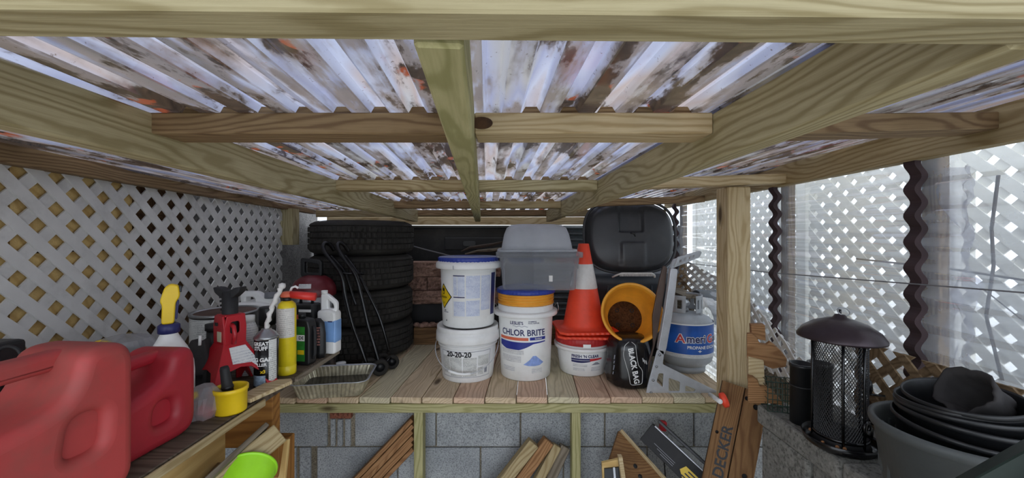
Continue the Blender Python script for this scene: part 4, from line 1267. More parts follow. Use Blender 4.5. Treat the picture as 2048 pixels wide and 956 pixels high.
MB().tube([W(678, 547, 1.99), W(728, 547, 2.05)], 0.006, 8).build('cross_bar', black_st, fc, fc.location)
MB().tube([W(735, 740, 1.975), W(766, 740, 1.975)], 0.007, 8).build('axle', black_st, fc, fc.location)
MB().tube([W(755, 742, 1.975), W(782, 714, 2.06)], 0.007, 8).build('side_brace', black_st, fc, fc.location)
def wheel(c, r):
    M = Matrix.Translation(c) @ Matrix.Rotation(R(25), 4, 'Z') @ Matrix.Rotation(R(90), 4, 'X')
    w_ = MB().lathe([(r * 0.55, -0.014), (r * 0.9, -0.015), (r, -0.010), (r, 0.010), (r * 0.9, 0.015), (r * 0.55, 0.014), (r * 0.55, -0.014)], 28, M).build('wheel', rubber, fc, fc.location)
    MB().lathe([(0, -0.012), (r * 0.2, -0.012), (r * 0.25, -0.006), (r * 0.56, -0.006), (r * 0.56, 0.006), (0, 0.008)], 20, M).build('hub', black_pl, w_, fc.location)
for (x, d) in ((760, 1.97), (738, 1.99)):
    c_ = W(x, 740, d); c_.z = DK + 0.045
    wheel(c_, 0.042)
for (x, d) in ((784, 2.07), (765, 2.10)):
    c_ = W(x, 715, d); c_.z = DK + 0.040
    wheel(c_, 0.037)

# ---- maroon topped canister
mc = thing('canister', 'metal canister with maroon domed top and black carrying handle beside the tyres', 'canister', (W(628, 600, 2.0).x, 2.0, DK))
MB().lathe([(0, 0.0), (0.098, 0.0), (0.104, 0.008), (0.104, 0.415), (0.099, 0.42), (0, 0.42)], 48).build('body', steel, mc)
MB().lathe([(0.106, 0.415), (0.108, 0.425), (0.106, 0.455), (0.09, 0.490), (0.06, 0.512), (0.03, 0.52), (0, 0.52)], 48).build('dome', maroon, mc)
MB().mesh(curve_mesh([rounded([(-0.065, 0), (0.045, 0), (0.045, 0.085), (-0.065, 0.1)], 0.015), rounded([(-0.045, 0.02), (0.03, 0.02), (0.03, 0.065), (-0.045, 0.078)], 0.01)], 0.012, 0.003), Matrix.Translation((0, 0, 0.512)) @ Matrix.Rotation(R(90), 4, 'X')).build('handle', black_pl, mc)
cyl_patch(lin(0.106, 0.455, 0.09, 0.49), -0.3, 0.35, 0.462, 0.484, 8, 1, 0.001).build('sticker', print_pale, mc)

# ---- foil tray
fp = thing('foil_tray', 'crimped foil roasting tray with dark oil in it at the platform edge', 'tray', (W(665, 790, 1.76).x, 1.79, DK), R(9))
def tray_ring(w, d, r, z, crimp=0.0):
    o = rounded([(-w / 2, -d / 2), (w / 2, -d / 2), (w / 2, d / 2), (-w / 2, d / 2)], r, 12)
    out = []
    # resample densely so the crimps read
    pts = [Vector(p) for p in o]
    per = []
    for i in range(len(pts)):
        a, b = pts[i], pts[(i + 1) % len(pts)]
        k = max(1, int((b - a).length / 0.004))
        per += [a.lerp(b, j / k) for j in range(k)]
    N = 220
    cum = [0]
    for i in range(len(per)):
        cum.append(cum[-1] + (per[(i + 1) % len(per)] - per[i]).length)
    tot = cum[-1]
    res = []
    j = 0
    for i in range(N):
        s_ = tot * i / N
        while cum[j + 1] < s_:
            j += 1
        t = (s_ - cum[j]) / max(cum[j + 1] - cum[j], 1e-9)
        p = per[j].lerp(per[(j + 1) % len(per)], t)
        q = 1 + (crimp / max(p.length, 0.01)) * (1 if i % 4 < 2 else -1)
        res.append((p.x * q, p.y * q, z + 0.002 * noise.noise(Vector((p.x * 20, p.y * 20, z * 9)))))
    return res
rings = [tray_ring(0.255, 0.185, 0.03, 0.002), tray_ring(0.27, 0.20, 0.035, 0.006, 0.0015), tray_ring(0.315, 0.235, 0.04, 0.072, 0.0018), tray_ring(0.318, 0.238, 0.042, 0.074)]
vs_ = [p for r_ in rings for p in r_]
N = 220
fs = [(k * N + i, k * N + (i + 1) % N, (k + 1) * N + (i + 1) % N, (k + 1) * N + i) for k in range(3) for i in range(N)]
fs.append(tuple(range(N - 1, -1, -1)))
MB().add(vs_, fs).build('pan', dirty_foil, fp, solid=0.0008)
rim = tray_ring(0.335, 0.255, 0.05, 0.076)
rin = tray_ring(0.318, 0.238, 0.042, 0.074)
MB().add(rin + rim, [(i, (i + 1) % N, N + (i + 1) % N, N + i) for i in range(N)], None, True).build('rim', alu, fp, solid=0.001)
MB().tube(rim[::2], 0.0022, 6, closed=True).build('rolled_edge', alu, fp)
ol = tray_ring(0.285, 0.212, 0.035, 0.030)
ol = [(p[0], p[1], 0.030) for p in ol]
MB().add(ol, [tuple(range(N))]).build('oil', oily, fp)

# small dark jar under the end of the shelf
sj = thing('small_jar', 'small dark jar with white cap behind the foil tray', 'jar', W(668, 738, 1.93).to_3d())
sj.location = (W(682, 738, 1.97).x, 1.97, DK)
MB().lathe([(0, 0), (0.032, 0), (0.035, 0.004), (0.035, 0.055), (0.03, 0.062), (0, 0.062)], 28).build('glass', plain('dark_glass', '2a3440', 0.15, var=0.1), sj)
MB().lathe([(0, 0.060), (0.024, 0.060), (0.024, 0.07), (0, 0.072)], 24).build('cap', white_pl, sj)

# ================================================================ side shelf and what stands on it
sf = thing('side_shelf', 'long board shelf along the lattice holding cans, bottles and a jack stand', 'shelf', (-0.9, 1.0, SH - 0.022))
shelf_m = wood('stained_shelf_board', '6f6254', '4a3f34', '3a322a', ring=18, stain=0.7)
p = []
for z in (SH - 0.02, SH):
    p += [Vector((-0.722, 0.25, z)), Vector((-0.730, 1.56, z)), Vector((lw(1.60) + 0.03, 1.60, z)), Vector((lw(0.25) + 0.03, 0.25, z))]
MB().hexa(p).build('board', shelf_m, sf, sf.location, bevel=0.002)
beam('edge_strip', (-0.716, 0.25, SH - 0.011), (-0.716, 1.10, SH - 0.011), 0.008, 0.020, pine_warm, sf)
beam('edge_strip', (-0.722, 1.27, SH - 0.010), (-0.724, 1.585, SH - 0.012), 0.012, 0.016, grey_wood, sf)
beam('bearer', (-0.75, 1.21, SH - 0.11), (lw(1.21) + 0.04, 1.21, SH - 0.11), 0.04, 0.17, ply_orange, sf)
beam('bearer_post', (-0.77, 1.25, SH - 0.20), (-0.77, 1.25, 0.0), 0.06, 0.09, ply_orange, sf, up=(0, 1, 0))
pn = beam('leaning_panel', (-0.86, 0.60, SH - 0.27), (-0.88, 1.16, SH - 0.27), 0.012, 0.46, plyw, None)
tag(pn, 'pale tan plywood panel set upright under the side shelf', 'panel')
pn2 = beam('stored_board', (-0.845, 0.62, SH - 0.46), (-0.86, 1.15, SH - 0.30), 0.016, 0.22, pine_brown, None)
tag(pn2, 'dark brown board leaning on the plywood under the side shelf', 'board')

# shim on the shelf edge
shm = thing('wood_shim', 'raw split wood shim poking off the shelf edge in front of the jack stand', 'wood scrap', W(545, 782, 1.14))
a0, a1 = Vector((-0.745, 1.06, SH + 0.006)), Vector((-0.71, 1.19, SH + 0.006))
MB().poly_extrude([a0 + Vector((-0.03, 0, 0)), a0 + Vector((0.02, -0.005, 0)), a1 + Vector((0.022, 0.0, 0)), a1 + Vector((0.008, 0.018, 0)), a1 + Vector((-0.05, 0.005, 0))], (0, 0, 0.012)).build('wedge', pine_pale, shm, shm.location, bevel=0.002)

# ---- red fuel cans
def gas_can(label, far, length, height, thick, xface, yaw, mat, hole, dent, slope):
    g = thing('fuel_can', label, 'fuel can', (xface - thick / 2, far - length / 2, SH), yaw, 'red plastic fuel cans on the side shelf')
    # outline in (s, v): s measured from the far end towards the camera
    L, H = length, height
    pw = hole
    out = rounded([(0, 0), (0, H), (pw, H * 1.0), (pw + 0.012, H * 0.78), (pw + 0.04, H * 0.68), (L, H * 0.50), (L, 0)], [0.045, 0.045, 0.03, 0.03, 0.03, 0.04, 0.045], 8)
    den = rounded(dent, 0.02, 6)
    M = Matrix.Translation((0, L / 2, 0)) @ Matrix(((0, 0, 1, 0), (-1, 0, 0, 0), (0, 1, 0, 0), (0, 0, 0, 1)))
    MB().mesh(curve_mesh([out, den], thick / 2, 0.020, 5), M, True).build('shell', mat, g)
    bar = rounded([(pw * 0.4, H * 0.99), (L * 0.93, H * 0.97), (L * 0.99, H * 0.40), (L * 0.88, H * 0.40), (L * 0.84, H * 0.84), (pw * 0.4, H * 0.87)], [0.005, 0.03, 0.005, 0.005, 0.02, 0.005], 6)
    MB().mesh(curve_mesh([bar], 0.019, 0.011, 4), M, True).build('handle', mat, g)
    # recessed floor of the moulded dent
    xs = [q[0] for q in dent]; ys = [q[1] for q in dent]
    cx_, cy_ = sum(xs) / len(xs), sum(ys) / len(ys)
    big = [((q[0] - cx_) * 1.35 + cx_, (q[1] - cy_) * 1.35 + cy_) for q in dent]
    MB().mesh(curve_mesh([rounded(big, 0.02)], thick / 2 - 0.016, 0.008, 3), M, True).build('moulded_recess', mat, g)
    return g
gas_can('large faded red fuel can nearest the camera on the side shelf', 0.735, 0.36, 0.275, 0.15, -0.735, R(-6), can_red,
        0.080, [(0.055, 0.097), (0.050, 0.165), (0.095, 0.165), (0.105, 0.097)], 0)
gas_can('smaller deep red fuel can between the large fuel can and the yellow cup', 0.935, 0.225, 0.205, 0.13, -0.775, R(-3), can_red2,
        0.058, [(0.055, 0.050), (0.058, 0.100), (0.100, 0.100), (0.105, 0.050)], 0)

# ---- spray bottle
sx = thing('spray_bottle', 'translucent white spray bottle with yellow trigger head against the lattice', 'spray bottle', ((338 - CX) / F * 1.0, 1.0, SH))
MB().lathe([(0, 0), (0.048, 0), (0.053, 0.005), (0.053, 0.11), (0.051, 0.135), (0.042, 0.165), (0.024, 0.20), (0.017, 0.215), (0.017, 0.225), (0, 0.225)], 40).build('bottle', white_pl2, sx)
cyl_patch(lambda z: 0.053, -1.2, 1.2, 0.102, 0.108, 20, 1, 0.0008).build('blue_print_line', ink_blue, sx)
cyl_patch(lambda z: 0.0532, -0.8, 0.8, 0.03, 0.095, 16, 1, 0.0005).build('label_sticker', print_blue, sx)
MB().lathe([(0.020, 0.215), (0.022, 0.217), (0.022, 0.236), (0.018, 0.240), (0, 0.24)], 40, fn=lambda a, r, z, k: r + (0.001 if math.sin(a * 18) > 0 and r > 0.02 else 0)).build('collar', ink_navy, sx)
hd = rounded([(-0.020, 0.0), (0.014, 0.0), (0.018, 0.055), (0.030, 0.070), (0.026, 0.100), (0.004, 0.105), (-0.012, 0.095), (-0.024, 0.060), (-0.018, 0.050)], 0.008)
hM = Matrix.Translation((0, 0, 0.24)) @ Matrix.Rotation(R(40), 4, 'Z') @ Matrix.Rotation(R(90), 4, 'X') @ Matrix.Scale(0.75, 4, (1, 0, 0))
hd_ = MB().mesh(curve_mesh([hd], 0.013, 0.004, 2), hM, True).build('trigger_head', yellow_pl, sx)
MB().mesh(curve_mesh([rounded([(0.016, 0.010), (0.022, 0.010), (0.027, 0.06), (0.020, 0.06)], 0.004)], 0.007, 0.002), hM).build('trigger', ink_navy, hd_)
MB().mesh(curve_mesh([rounded([(0.026, 0.082), (0.034, 0.080), (0.034, 0.096), (0.026, 0.098)], 0.003)], 0.008, 0.002), hM).build('nozzle', black_pl, hd_)

# ---- jack stand
jk = thing('jack_stand', 'red steel jack stand with black ratchet post and white warning label', 'jack stand', ((470 - CX) / F * 1.16 - 0.015, 1.16, SH), R(-28))
def jface(half_b, half_t, h, name, rz, sticker=None):
    out = [(-half_b, 0), (-half_b + 0.035, 0), (-half_b * 0.52, 0.058), (-half_b * 0.3, 0.082), (0, 0.088), (half_b * 0.3, 0.082), (half_b * 0.52, 0.058), (half_b - 0.035, 0), (half_b, 0), (half_t, h), (-half_t, h)]
    tilt = math.atan2(half_b - half_t, h)
    sl = math.hypot(half_b - half_t, h)
    out[-2], out[-1] = (half_t, sl), (-half_t, sl)
    M = Matrix.Rotation(rz, 4, 'Z') @ Matrix.Translation((0, -half_b + 0.002, 0)) @ Matrix.Rotation(R(90) - tilt, 4, 'X')
    o = MB().mesh(curve_mesh([out], 0.003, 0.001, 1), M).build(name, jack_red, jk)
    if sticker:
        MB().mesh(curve_mesh([sticker], 0.0005), M @ Matrix.Translation((0, 0, 0.0042))).build('warning_label', print_pale, o)
    return o
for k in range(4):
    jface(0.098, 0.028, 0.150, 'leg_plate', R(90 * k), [(-0.020, 0.150), (0.024, 0.150), (0.072, 0.045), (0.056, 0.062), (0.030, 0.094), (-0.020, 0.100)] if k == 1 else None)
sleeve = [(-0.040, 0.0), (0.040, 0.0), (0.046, 0.035), (0.040, 0.075), (0.028, 0.088), (-0.028, 0.088), (-0.036, 0.075)]
for k in range(4):
    s_ = rounded([(-0.028, 0.0), (0.028, 0.0), (0.030, 0.05), (0.022, 0.085), (-0.022, 0.085), (-0.030, 0.05)], 0.004)
    hol = [rounded([(-0.014, 0.03), (0.012, 0.03), (0.012, 0.066), (-0.014, 0.066)], 0.008)] if k == 1 else []
    M = Matrix.Rotation(R(90 * k), 4, 'Z') @ Matrix.Translation((0, -0.028, 0.147)) @ Matrix.Rotation(R(90), 4, 'X')
    MB().mesh(curve_mesh([s_] + hol, 0.003, 0.001, 1), M).build('sleeve_plate', jack_red, jk)
MB().box((0, 0, 0.231), (0.050, 0.050, 0.006)).build('sleeve_cap', jack_red, jk, bevel=0.002)
MB().box((0.006, -0.0318, 0.170), (0.022, 0.001, 0.030)).build('paper_sticker', plain('aged_paper', 'c8c0a4', 0.6), jk)
MB().box((-0.010, -0.0315, 0.206), (0.014, 0.004, 0.010)).build('slot', black_pl, jk)
MB().lathe([(0.0, 0.10), (0.02, 0.10), (0.021, 0.30), (0.0, 0.30)], 20).build('ratchet_post', black_mt, jk)
for k in range(5):
    MB().box((0.023, 0, 0.232 + k * 0.013), (0.012, 0.020, 0.006), Matrix.Rotation(R(-12), 4, 'Y') @ Matrix.Identity(4)).build('ratchet_tooth', black_mt, jk)
sad = rounded([(-0.022, 0.0), (0.022, 0.0), (0.046, 0.022), (0.052, 0.042), (0.030, 0.040), (0.008, 0.028), (-0.008, 0.028), (-0.030, 0.040), (-0.052, 0.042), (-0.046, 0.022)], 0.006)
MB().mesh(curve_mesh([sad], 0.020, 0.004, 2), Matrix.Rotation(R(28), 4, 'Z') @ Matrix.Translation((0, 0, 0.282)) @ Matrix.Rotation(R(90), 4, 'X') @ Matrix.Scale(0.8, 4)).build('saddle', black_mt, jk)
MB().tube([(0.030, -0.01, 0.205), (0.046, -0.012, 0.200), (0.052, -0.012, 0.178), (0.046, -0.012, 0.150)], 0.006, 8).build('release_lever', jack_red, jk)

# ---- yellow cup with a dark stick
yc_ = thing('yellow_cup', 'small yellow plastic cup near the shelf edge in front of the jack stand', 'cup', ((466 - CX) / F * 1.02 - 0.006, 1.02, SH))
MB().lathe([(0, 0.003), (0.034, 0.003), (0.0355, 0), (0.0365, 0.004), (0.0375, 0.055), (0.0400, 0.056), (0.0405, 0.066), (0.0375, 0.067), (0.035, 0.06), (0.0345, 0.008), (0, 0.008)], 44).build('body', yellow_pl, yc_)
stk = thing('dark_stick', 'dark handle standing inside the yellow cup', 'stick', (yc_.location.x - 0.004, 1.025, SH + 0.009), rot=(R(4), R(-6), 0))
MB().lathe([(0, 0), (0.012, 0), (0.013, 0.06), (0.011, 0.105), (0.009, 0.112), (0, 0.112)], 14).build('handle', black_mt, stk)
MB().lathe([(0.0125, 0.05), (0.0145, 0.052), (0.0145, 0.058), (0.0125, 0.06)], 14).build('band', black_pl, stk)

# ---- clear bag of bits
zb_ = thing('plastic_bag', 'small clear plastic bag with red and yellow bits beside the small fuel can', 'bag', ((412 - CX) / F * 1.0, 0.995, SH))
def lump(a, r, z, k):
    q = Vector((math.cos(a) * 2, math.sin(a) * 2, z * 40))
    return r * (1 + 0.28 * noise.noise(q))
MB().lathe([(0, 0.001), (0.034, 0.0), (0.042, 0.02), (0.036, 0.055), (0.02, 0.078), (0, 0.085)], 26, fn=lump, smooth=False).build('film', bag_clear, zb_)
MB().box((0.005, -0.01, 0.018), (0.035, 0.02, 0.024), Matrix.Rotation(R(20), 4, 'Y')).build('red_piece', red_pl, zb_, bevel=0.004)
MB().box((-0.004, -0.012, 0.060), (0.018, 0.014, 0.016), Matrix.Rotation(R(-15), 4, 'Y')).build('yellow_piece', yellow_pl, zb_, bevel=0.003)

# ---- foam can
gx, gy = (536 - CX) / F * 1.20, 1.20
gs = thing('foam_can', 'black spray foam can with white lettering and a curly white straw', 'spray can', (gx - 0.005, gy, SH))
MB().lathe([(0, 0), (0.031, 0), (0.0335, 0.003), (0.0335, 0.150), (0, 0.150)], 44).build('can', black_st, gs)
MB().lathe([(0.0335, 0.148), (0.0348, 0.150), (0.0348, 0.154), (0.030, 0.160), (0.022, 0.170), (0.014, 0.174), (0.014, 0.178), (0, 0.178)], 44).build('dome', steel, gs)
crf2 = lambda z: 0.0335
cyl_patch(crf2, 0.75, 1.5, 0.003, 0.148, 8, 1, 0.0004).build('side_print', print_grey, gs)
for t_, sz, z, m_, bo in (('GREAT', 0.0155, 0.137, label_white, 0.0006), ('STUFF', 0.0155, 0.123, label_white, 0.0006), ('BIG GAP', 0.0165, 0.088, label_white, 0.0008), ('FILLER', 0.0130, 0.073, label_white, 0.0004), ('x3', 0.0140, 0.052, yellow_pl, 0.0006)):
    cyl_map(text_mesh(t_, sz, bo), crf2, 0.06 if z > 0.06 else 0.3, z, 0.0008).build('lettering', m_, gs)
cyl_patch(crf2, -0.9, 0.5, 0.006, 0.040, 10, 1, 0.0004).build('picture_print', plain('pale_picture_print', '8fa2b4', 0.4, var=0.5, scale=90), gs)
sp = []
for k in range(15):
    t = k / 14
    sp.append((0.0 + 0.020 * t + 0.030 * t * t + 0.0025 * math.sin(k * 2.2), 0.002 * math.cos(k * 2.2), 0.176 + 0.135 * t))
MB().tube(sp, [0.006 + 0.0022 * (k % 2) for k in range(15)], 9).build('straw', white_refl, gs)
MB().lathe([(0, -0.009), (0.008, -0.007), (0.0105, 0.0), (0.009, 0.008), (0, 0.011)], 12, Matrix.Translation(sp[-1])).build('foam_blob', white_refl, gs)

# ---- torch cylinder
tx, ty = (574 - CX) / F * 1.30, 1.30
tc_ = thing('torch_cylinder', 'slim yellow gas torch cylinder with white label and red burner handle', 'gas cylinder', (tx, ty, SH))
MB().lathe([(0, 0), (0.027, 0), (0.0285, 0.003), (0.0285, 0.030), (0.0275, 0.031), (0.0285, 0.032), (0.0285, 0.225), (0.026, 0.238), (0.018, 0.247), (0.011, 0.250), (0, 0.25)], 44).build('tank', yellow_en, tc_)
cyl_patch(lambda z: 0.0285, -1.4, 1.4, 0.128, 0.226, 24, 1, 0.0006).build('label_sticker', printed('torch_label_print', 'dcd8d0', '8a8680', 150), tc_)
MB().lathe([(0.012, 0.248), (0.0135, 0.249), (0.0135, 0.262), (0, 0.262)], 20).build('neck', black_pl, tc_)
MB().lathe([(0, 0.262), (0.019, 0.262), (0.020, 0.265), (0.020, 0.272), (0.012, 0.280), (0, 0.281)], 24).build('orange_cap', ink_orange, tc_)
MB().tube([(0.012, 0, 0.270), (0.045, 0.004, 0.266), (0.092, 0.012, 0.260)], [0.012, 0.0135, 0.014], 18).build('burner_handle', plain('bright_red_plastic', 'd8342c', 0.4, var=0.06), tc_)
MB().tube([(0.006, 0.010, 0.280), (0.010, 0.012, 0.292), (0.022, 0.012, 0.296), (0.032, 0.012, 0.290)], 0.004, 8).build('hook', white_pl, tc_)

# ---- black oil bottle with green label
ob_ = thing('oil_bottle', 'flat black plastic bottle with green label next to the torch cylinder', 'bottle', ((610 - CX) / F * 1.40, 1.40, SH), R(-8))
MB().mesh(curve_mesh([rounded([(-0.032, 0), (0.032, 0), (0.034, 0.13), (0.026, 0.165), (-0.018, 0.170), (-0.032, 0.15)], 0.012, 6)], 0.022, 0.006, 3), Matrix.Rotation(R(90), 4, 'X'), True).build('body', black_pl, ob_)
MB().box((-0.004, -0.0222, 0.078), (0.038, 0.0012, 0.125)).build('green_label', plain('green_label', '2f7a2e', 0.4, var=0.35, scale=30), ob_, bevel=0.0003)
MB().box((-0.004, -0.0230, 0.100), (0.038, 0.0006, 0.022)).build('white_band', label_white, ob_)
MB().mesh(text_mesh('DE', 0.016, 0.0005), Matrix.Translation((0.002, -0.0236, 0.100)) @ Matrix.Rotation(R(90), 4, 'X')).build('lettering', ink_black, ob_)
MB().box((0.0, -0.0230, 0.048), (0.026, 0.0006, 0.016)).build('yellow_mark', yellow_pl, ob_)
MB().lathe([(0, 0), (0.012, 0), (0.012, 0.018), (0, 0.018)], 20, Matrix.Translation((-0.012, 0, 0.168))).build('cap', black_pl, ob_)
MB().tube([(0.034, 0, 0.14), (0.040, 0, 0.12), (0.040, 0, 0.04), (0.034, 0, 0.02)], 0.006, 8).build('side_grip', black_mt, ob_)

# ---- black pouch
pb = thing('black_pouch', 'black packet with reddish scribbled print between the oil bottle and the blue jug', 'packet', ((636 - CX) / F * 1.475, 1.475, SH), R(-10))
MB().lathe([(0, 0), (0.028, 0.0), (0.031, 0.02), (0.030, 0.09), (0.026, 0.135), (0.012, 0.15), (0, 0.152)], 30, Matrix.Scale(0.6, 4, (0, 1, 0)), fn=lambda a, r, z, k: r * (1 + 0.08 * noise.noise(Vector((math.cos(a) * 2, math.sin(a) * 2, z * 30))))).build('body', black_pl, pb)
red_scrib = printed('reddish_scribble', '2a2022', 'b07a70', 90, 0.9)
cyl_patch(lambda z: 0.0315, -0.7, 0.7, 0.05, 0.12, 8, 2, 0.0).build('scribbled_label', red_scrib, pb).scale = (1, 0.62, 1)

# ---- black tool box with white strip
tb_ = thing('tool_case', 'black tool case with orange sticker and thin white strip behind the oil bottle', 'case', ((618 - CX) / F * 1.50 - 0.03, 1.53, SH), R(-6))
MB().box((0, 0, 0.10), (0.10, 0.06, 0.20)).build('case', black_pl, tb_, bevel=0.008)
MB().box((0.018, -0.031, 0.175), (0.05, 0.003, 0.010)).build('white_strip', label_white, tb_)
MB().box((-0.012, -0.031, 0.150), (0.04, 0.003, 0.018)).build('orange_sticker', ink_orange, tb_)
MB().tube([(-0.02, 0, 0.2), (-0.02, 0, 0.222), (0.03, 0, 0.226), (0.03, 0, 0.2)], 0.006, 8).build('handle', black_pl, tb_)

# ---- jug with blue label at the shelf end
bj = thing('blue_jug', 'clear jug of blue fluid with white handle at the far end of the shelf', 'jug', ((655 - CX) / F * 1.52, 1.535, SH), R(-4))
MB().mesh(curve_mesh([rounded([(-0.038, 0), (0.038, 0), (0.038, 0.165), (0.010, 0.178), (-0.038, 0.172)], 0.012, 6)], 0.026, 0.008, 3), Matrix.Rotation(R(90), 4, 'X'), True).build('body', white_pl2, bj)
MB().mesh(curve_mesh([rounded([(-0.030, 0.165), (0.036, 0.165), (0.036, 0.205), (-0.005, 0.238), (-0.030, 0.238)], 0.010, 5), rounded([(0.0, 0.178), (0.024, 0.178), (0.022, 0.196), (-0.002, 0.216)], 0.006, 4)], 0.010, 0.004, 2), Matrix.Rotation(R(90), 4, 'X'), True).build('handle', white_pl, bj)
jb = MB()
jb.mesh(curve_mesh([rounded([(-0.0385, 0.045), (0.0385, 0.045), (0.0385, 0.135), (-0.0385, 0.135)], 0.004)], 0.0265, 0.006, 2), Matrix.Rotation(R(90), 4, 'X'), True)
jb.build('blue_label', plain('sky_blue_label', '7fa8dc', 0.35, var=0.15, scale=12), bj)
MB().box((-0.024, -0.0270, 0.118), (0.022, 0.001, 0.024)).build('white_patch', label_white, bj)
MB().mesh(text_mesh('E', 0.018, 0.0006), Matrix.Translation((-0.026, -0.0278, 0.118)) @ Matrix.Rotation(R(90), 4, 'X')).build('lettering', ink_navy, bj)
MB().box((0.018, -0.0270, 0.130), (0.018, 0.001, 0.004)).build('print_bar', ink_navy, bj)
MB().lathe([(0, 0), (0.012, 0), (0.012, 0.014), (0, 0.015)], 20, Matrix.Translation((-0.020, 0, 0.236))).build('cap', white_pl, bj)

# ---- things at the back of the shelf
pc = thing('paint_can', 'gallon paint can with torn white label behind the jack stand', 'paint can', ((452 - CX) / F * 1.42, 1.42, SH))
MB().lathe([(0, 0), (0.104, 0), (0.108, 0.003), (0.108, 0.008), (0.105, 0.010), (0.105, 0.182), (0.109, 0.184), (0.109, 0.192), (0.100, 0.192), (0.098, 0.183), (0.0, 0.183)], 56).build('can', steel, pc)
cyl_patch(lambda z: 0.105, -1.5, 1.5, 0.014, 0.178, 30, 2, 0.0008).build('paper_label', print_grey, pc)
MB().lathe([(0, 0.184), (0.090, 0.184), (0.096, 0.188), (0.094, 0.189), (0, 0.187)], 48).build('rusty_lid', plain('rusty_lid', '5a4034', 0.6, 0.3, var=0.3), pc)
wj = thing('white_jug', 'white jug with moulded handle and grey cap behind the paint can', 'jug', ((513 - CX) / F * 1.56, 1.585, SH))
MB().mesh(curve_mesh([rounded([(-0.075, 0), (0.075, 0), (0.075, 0.185), (0.02, 0.20), (-0.075, 0.200)], 0.02, 6)], 0.05, 0.012, 3), Matrix.Rotation(R(90), 4, 'X'), True).build('body', white_pl, wj)
MB().mesh(curve_mesh([rounded([(-0.070, 0.18), (0.072, 0.18), (0.075, 0.212), (0.03, 0.215), (-0.01, 0.240), (-0.078, 0.240)], 0.010, 5), rounded([(-0.050, 0.188), (-0.012, 0.188), (-0.012, 0.212), (-0.022, 0.218), (-0.050, 0.218)], 0.008, 4)], 0.018, 0.006, 2), Matrix.Rotation(R(90), 4, 'X'), True).build('handle', white_pl, wj)
MB().lathe([(0, 0), (0.024, 0), (0.025, 0.004), (0.024, 0.022), (0, 0.024)], 28, Matrix.Translation((0.045, 0, 0.212))).build('grey_cap', plain('grey_cap', '7a7c82', 0.45), wj)
sc = thing('black_spray_can', 'plain black capped spray can between the jack stand and the torch cylinder', 'spray can', ((533 - CX) / F * 1.34, 1.345, SH))
MB().lathe([(0, 0), (0.024, 0), (0.026, 0.003), (0.026, 0.150), (0.022, 0.160), (0, 0.162)], 36).build('can', plain('dark_print_can', '34302c', 0.35, var=0.5, scale=40), sc)
MB().lathe([(0, 0.158), (0.0265, 0.158), (0.0265, 0.215), (0.024, 0.220), (0, 0.221)], 36).build('cap', black_pl, sc)
cyl_patch(lambda z: 0.026, 0.1, 0.9, 0.06, 0.15, 8, 1, 0.0006).build('label_sticker', print_grey, sc)
wb_ = thing('white_bottle', 'small bottle with white cap standing behind the jack stand beside the paint can', 'bottle', ((497 - CX) / F * 1.30, 1.30, SH))
MB().lathe([(0, 0), (0.026, 0), (0.028, 0.003), (0.028, 0.150), (0.018, 0.178), (0, 0.18)], 32).build('body', print_pale, wb_)
MB().lathe([(0, 0.178), (0.019, 0.178), (0.019, 0.198), (0, 0.2)], 28).build('cap', white_pl, wb_)
bp = thing('black_holster', 'black fabric tool holster leaning by the spray bottle', 'holster', ((391 - CX) / F * 1.12, 1.12, SH), R(15))
MB().mesh(curve_mesh([rounded([(-0.028, 0), (0.030, 0), (0.034, 0.11), (0.020, 0.165), (0.008, 0.150), (-0.012, 0.165), (-0.032, 0.12)], 0.008)], 0.022, 0.006, 2), Matrix.Rotation(R(82), 4, 'X')).build('pouch', cloth_black, bp)
MB().box((0.0, -0.020, 0.06), (0.05, 0.006, 0.012)).build('strap', black_pl, bp, bevel=0.001)
MB().tube([(0.016, -0.012, 0.15), (0.017, -0.012, 0.178)], 0.004, 8).build('tool_tip', white_pl, bp)
bp2 = thing('black_bottle', 'squat black plastic bottle tucked between paint can and jack stand', 'bottle', ((428 - CX) / F * 1.24, 1.24, SH))
MB().lathe([(0, 0), (0.042, 0), (0.046, 0.006), (0.046, 0.09), (0.036, 0.125), (0.020, 0.140), (0.020, 0.165), (0, 0.167)], 30).build('body', black_pl, bp2)
cyl_patch(lambda z: 0.046, -0.3, 0.7, 0.03, 0.075, 8, 1, 0.0008).build('label_sticker', print_grey, bp2)
MB().lathe([(0, 0.164), (0.024, 0.164), (0.024, 0.184), (0, 0.186)], 24).build('cap', black_mt, bp2)
jr = thing('bagged_tub', 'tub with barcode label wrapped in loose clear plastic behind the fuel cans', 'tub', ((247 - CX) / F * 0.98, 0.98, SH))
MB().lathe([(0, 0), (0.048, 0), (0.052, 0.005), (0.055, 0.150), (0.057, 0.152), (0.057, 0.168), (0.054, 0.171), (0, 0.171)], 40).build('tub', plain('dark_green_tub', '343a34', 0.5, var=0.2), jr)
cyl_patch(lambda z: 0.056, 0.15, 0.9, 0.05, 0.15, 8, 1, 0.001).build('barcode_label', print_grey, jr)
MB().lathe([(0.060, 0.128), (0.066, 0.150), (0.068, 0.185), (0.052, 0.205), (0.030, 0.212), (0, 0.218)], 40, fn=lambda a, r, z, k: r * (1 + 0.12 * noise.noise(Vector((math.cos(a) * 3, math.sin(a) * 3, z * 25)))), smooth=False).build('plastic_wrap', bag_clear, jr)
MB().box((-0.055, -0.03, 0.195), (0.03, 0.02, 0.012), Matrix.Rotation(R(10), 4, 'Y')).build('yellow_tab', yellow_pl, jr, bevel=0.004)
bb = thing('black_flask', 'black rounded flask seen over the handle of the large fuel can', 'flask', ((110 - CX) / F * 0.86, 0.86, SH))
MB().lathe([(0, 0), (0.034, 0), (0.036, 0.004), (0.036, 0.15), (0.030, 0.19), (0.018, 0.212), (0, 0.216)], 32).build('body', black_pl, bb)
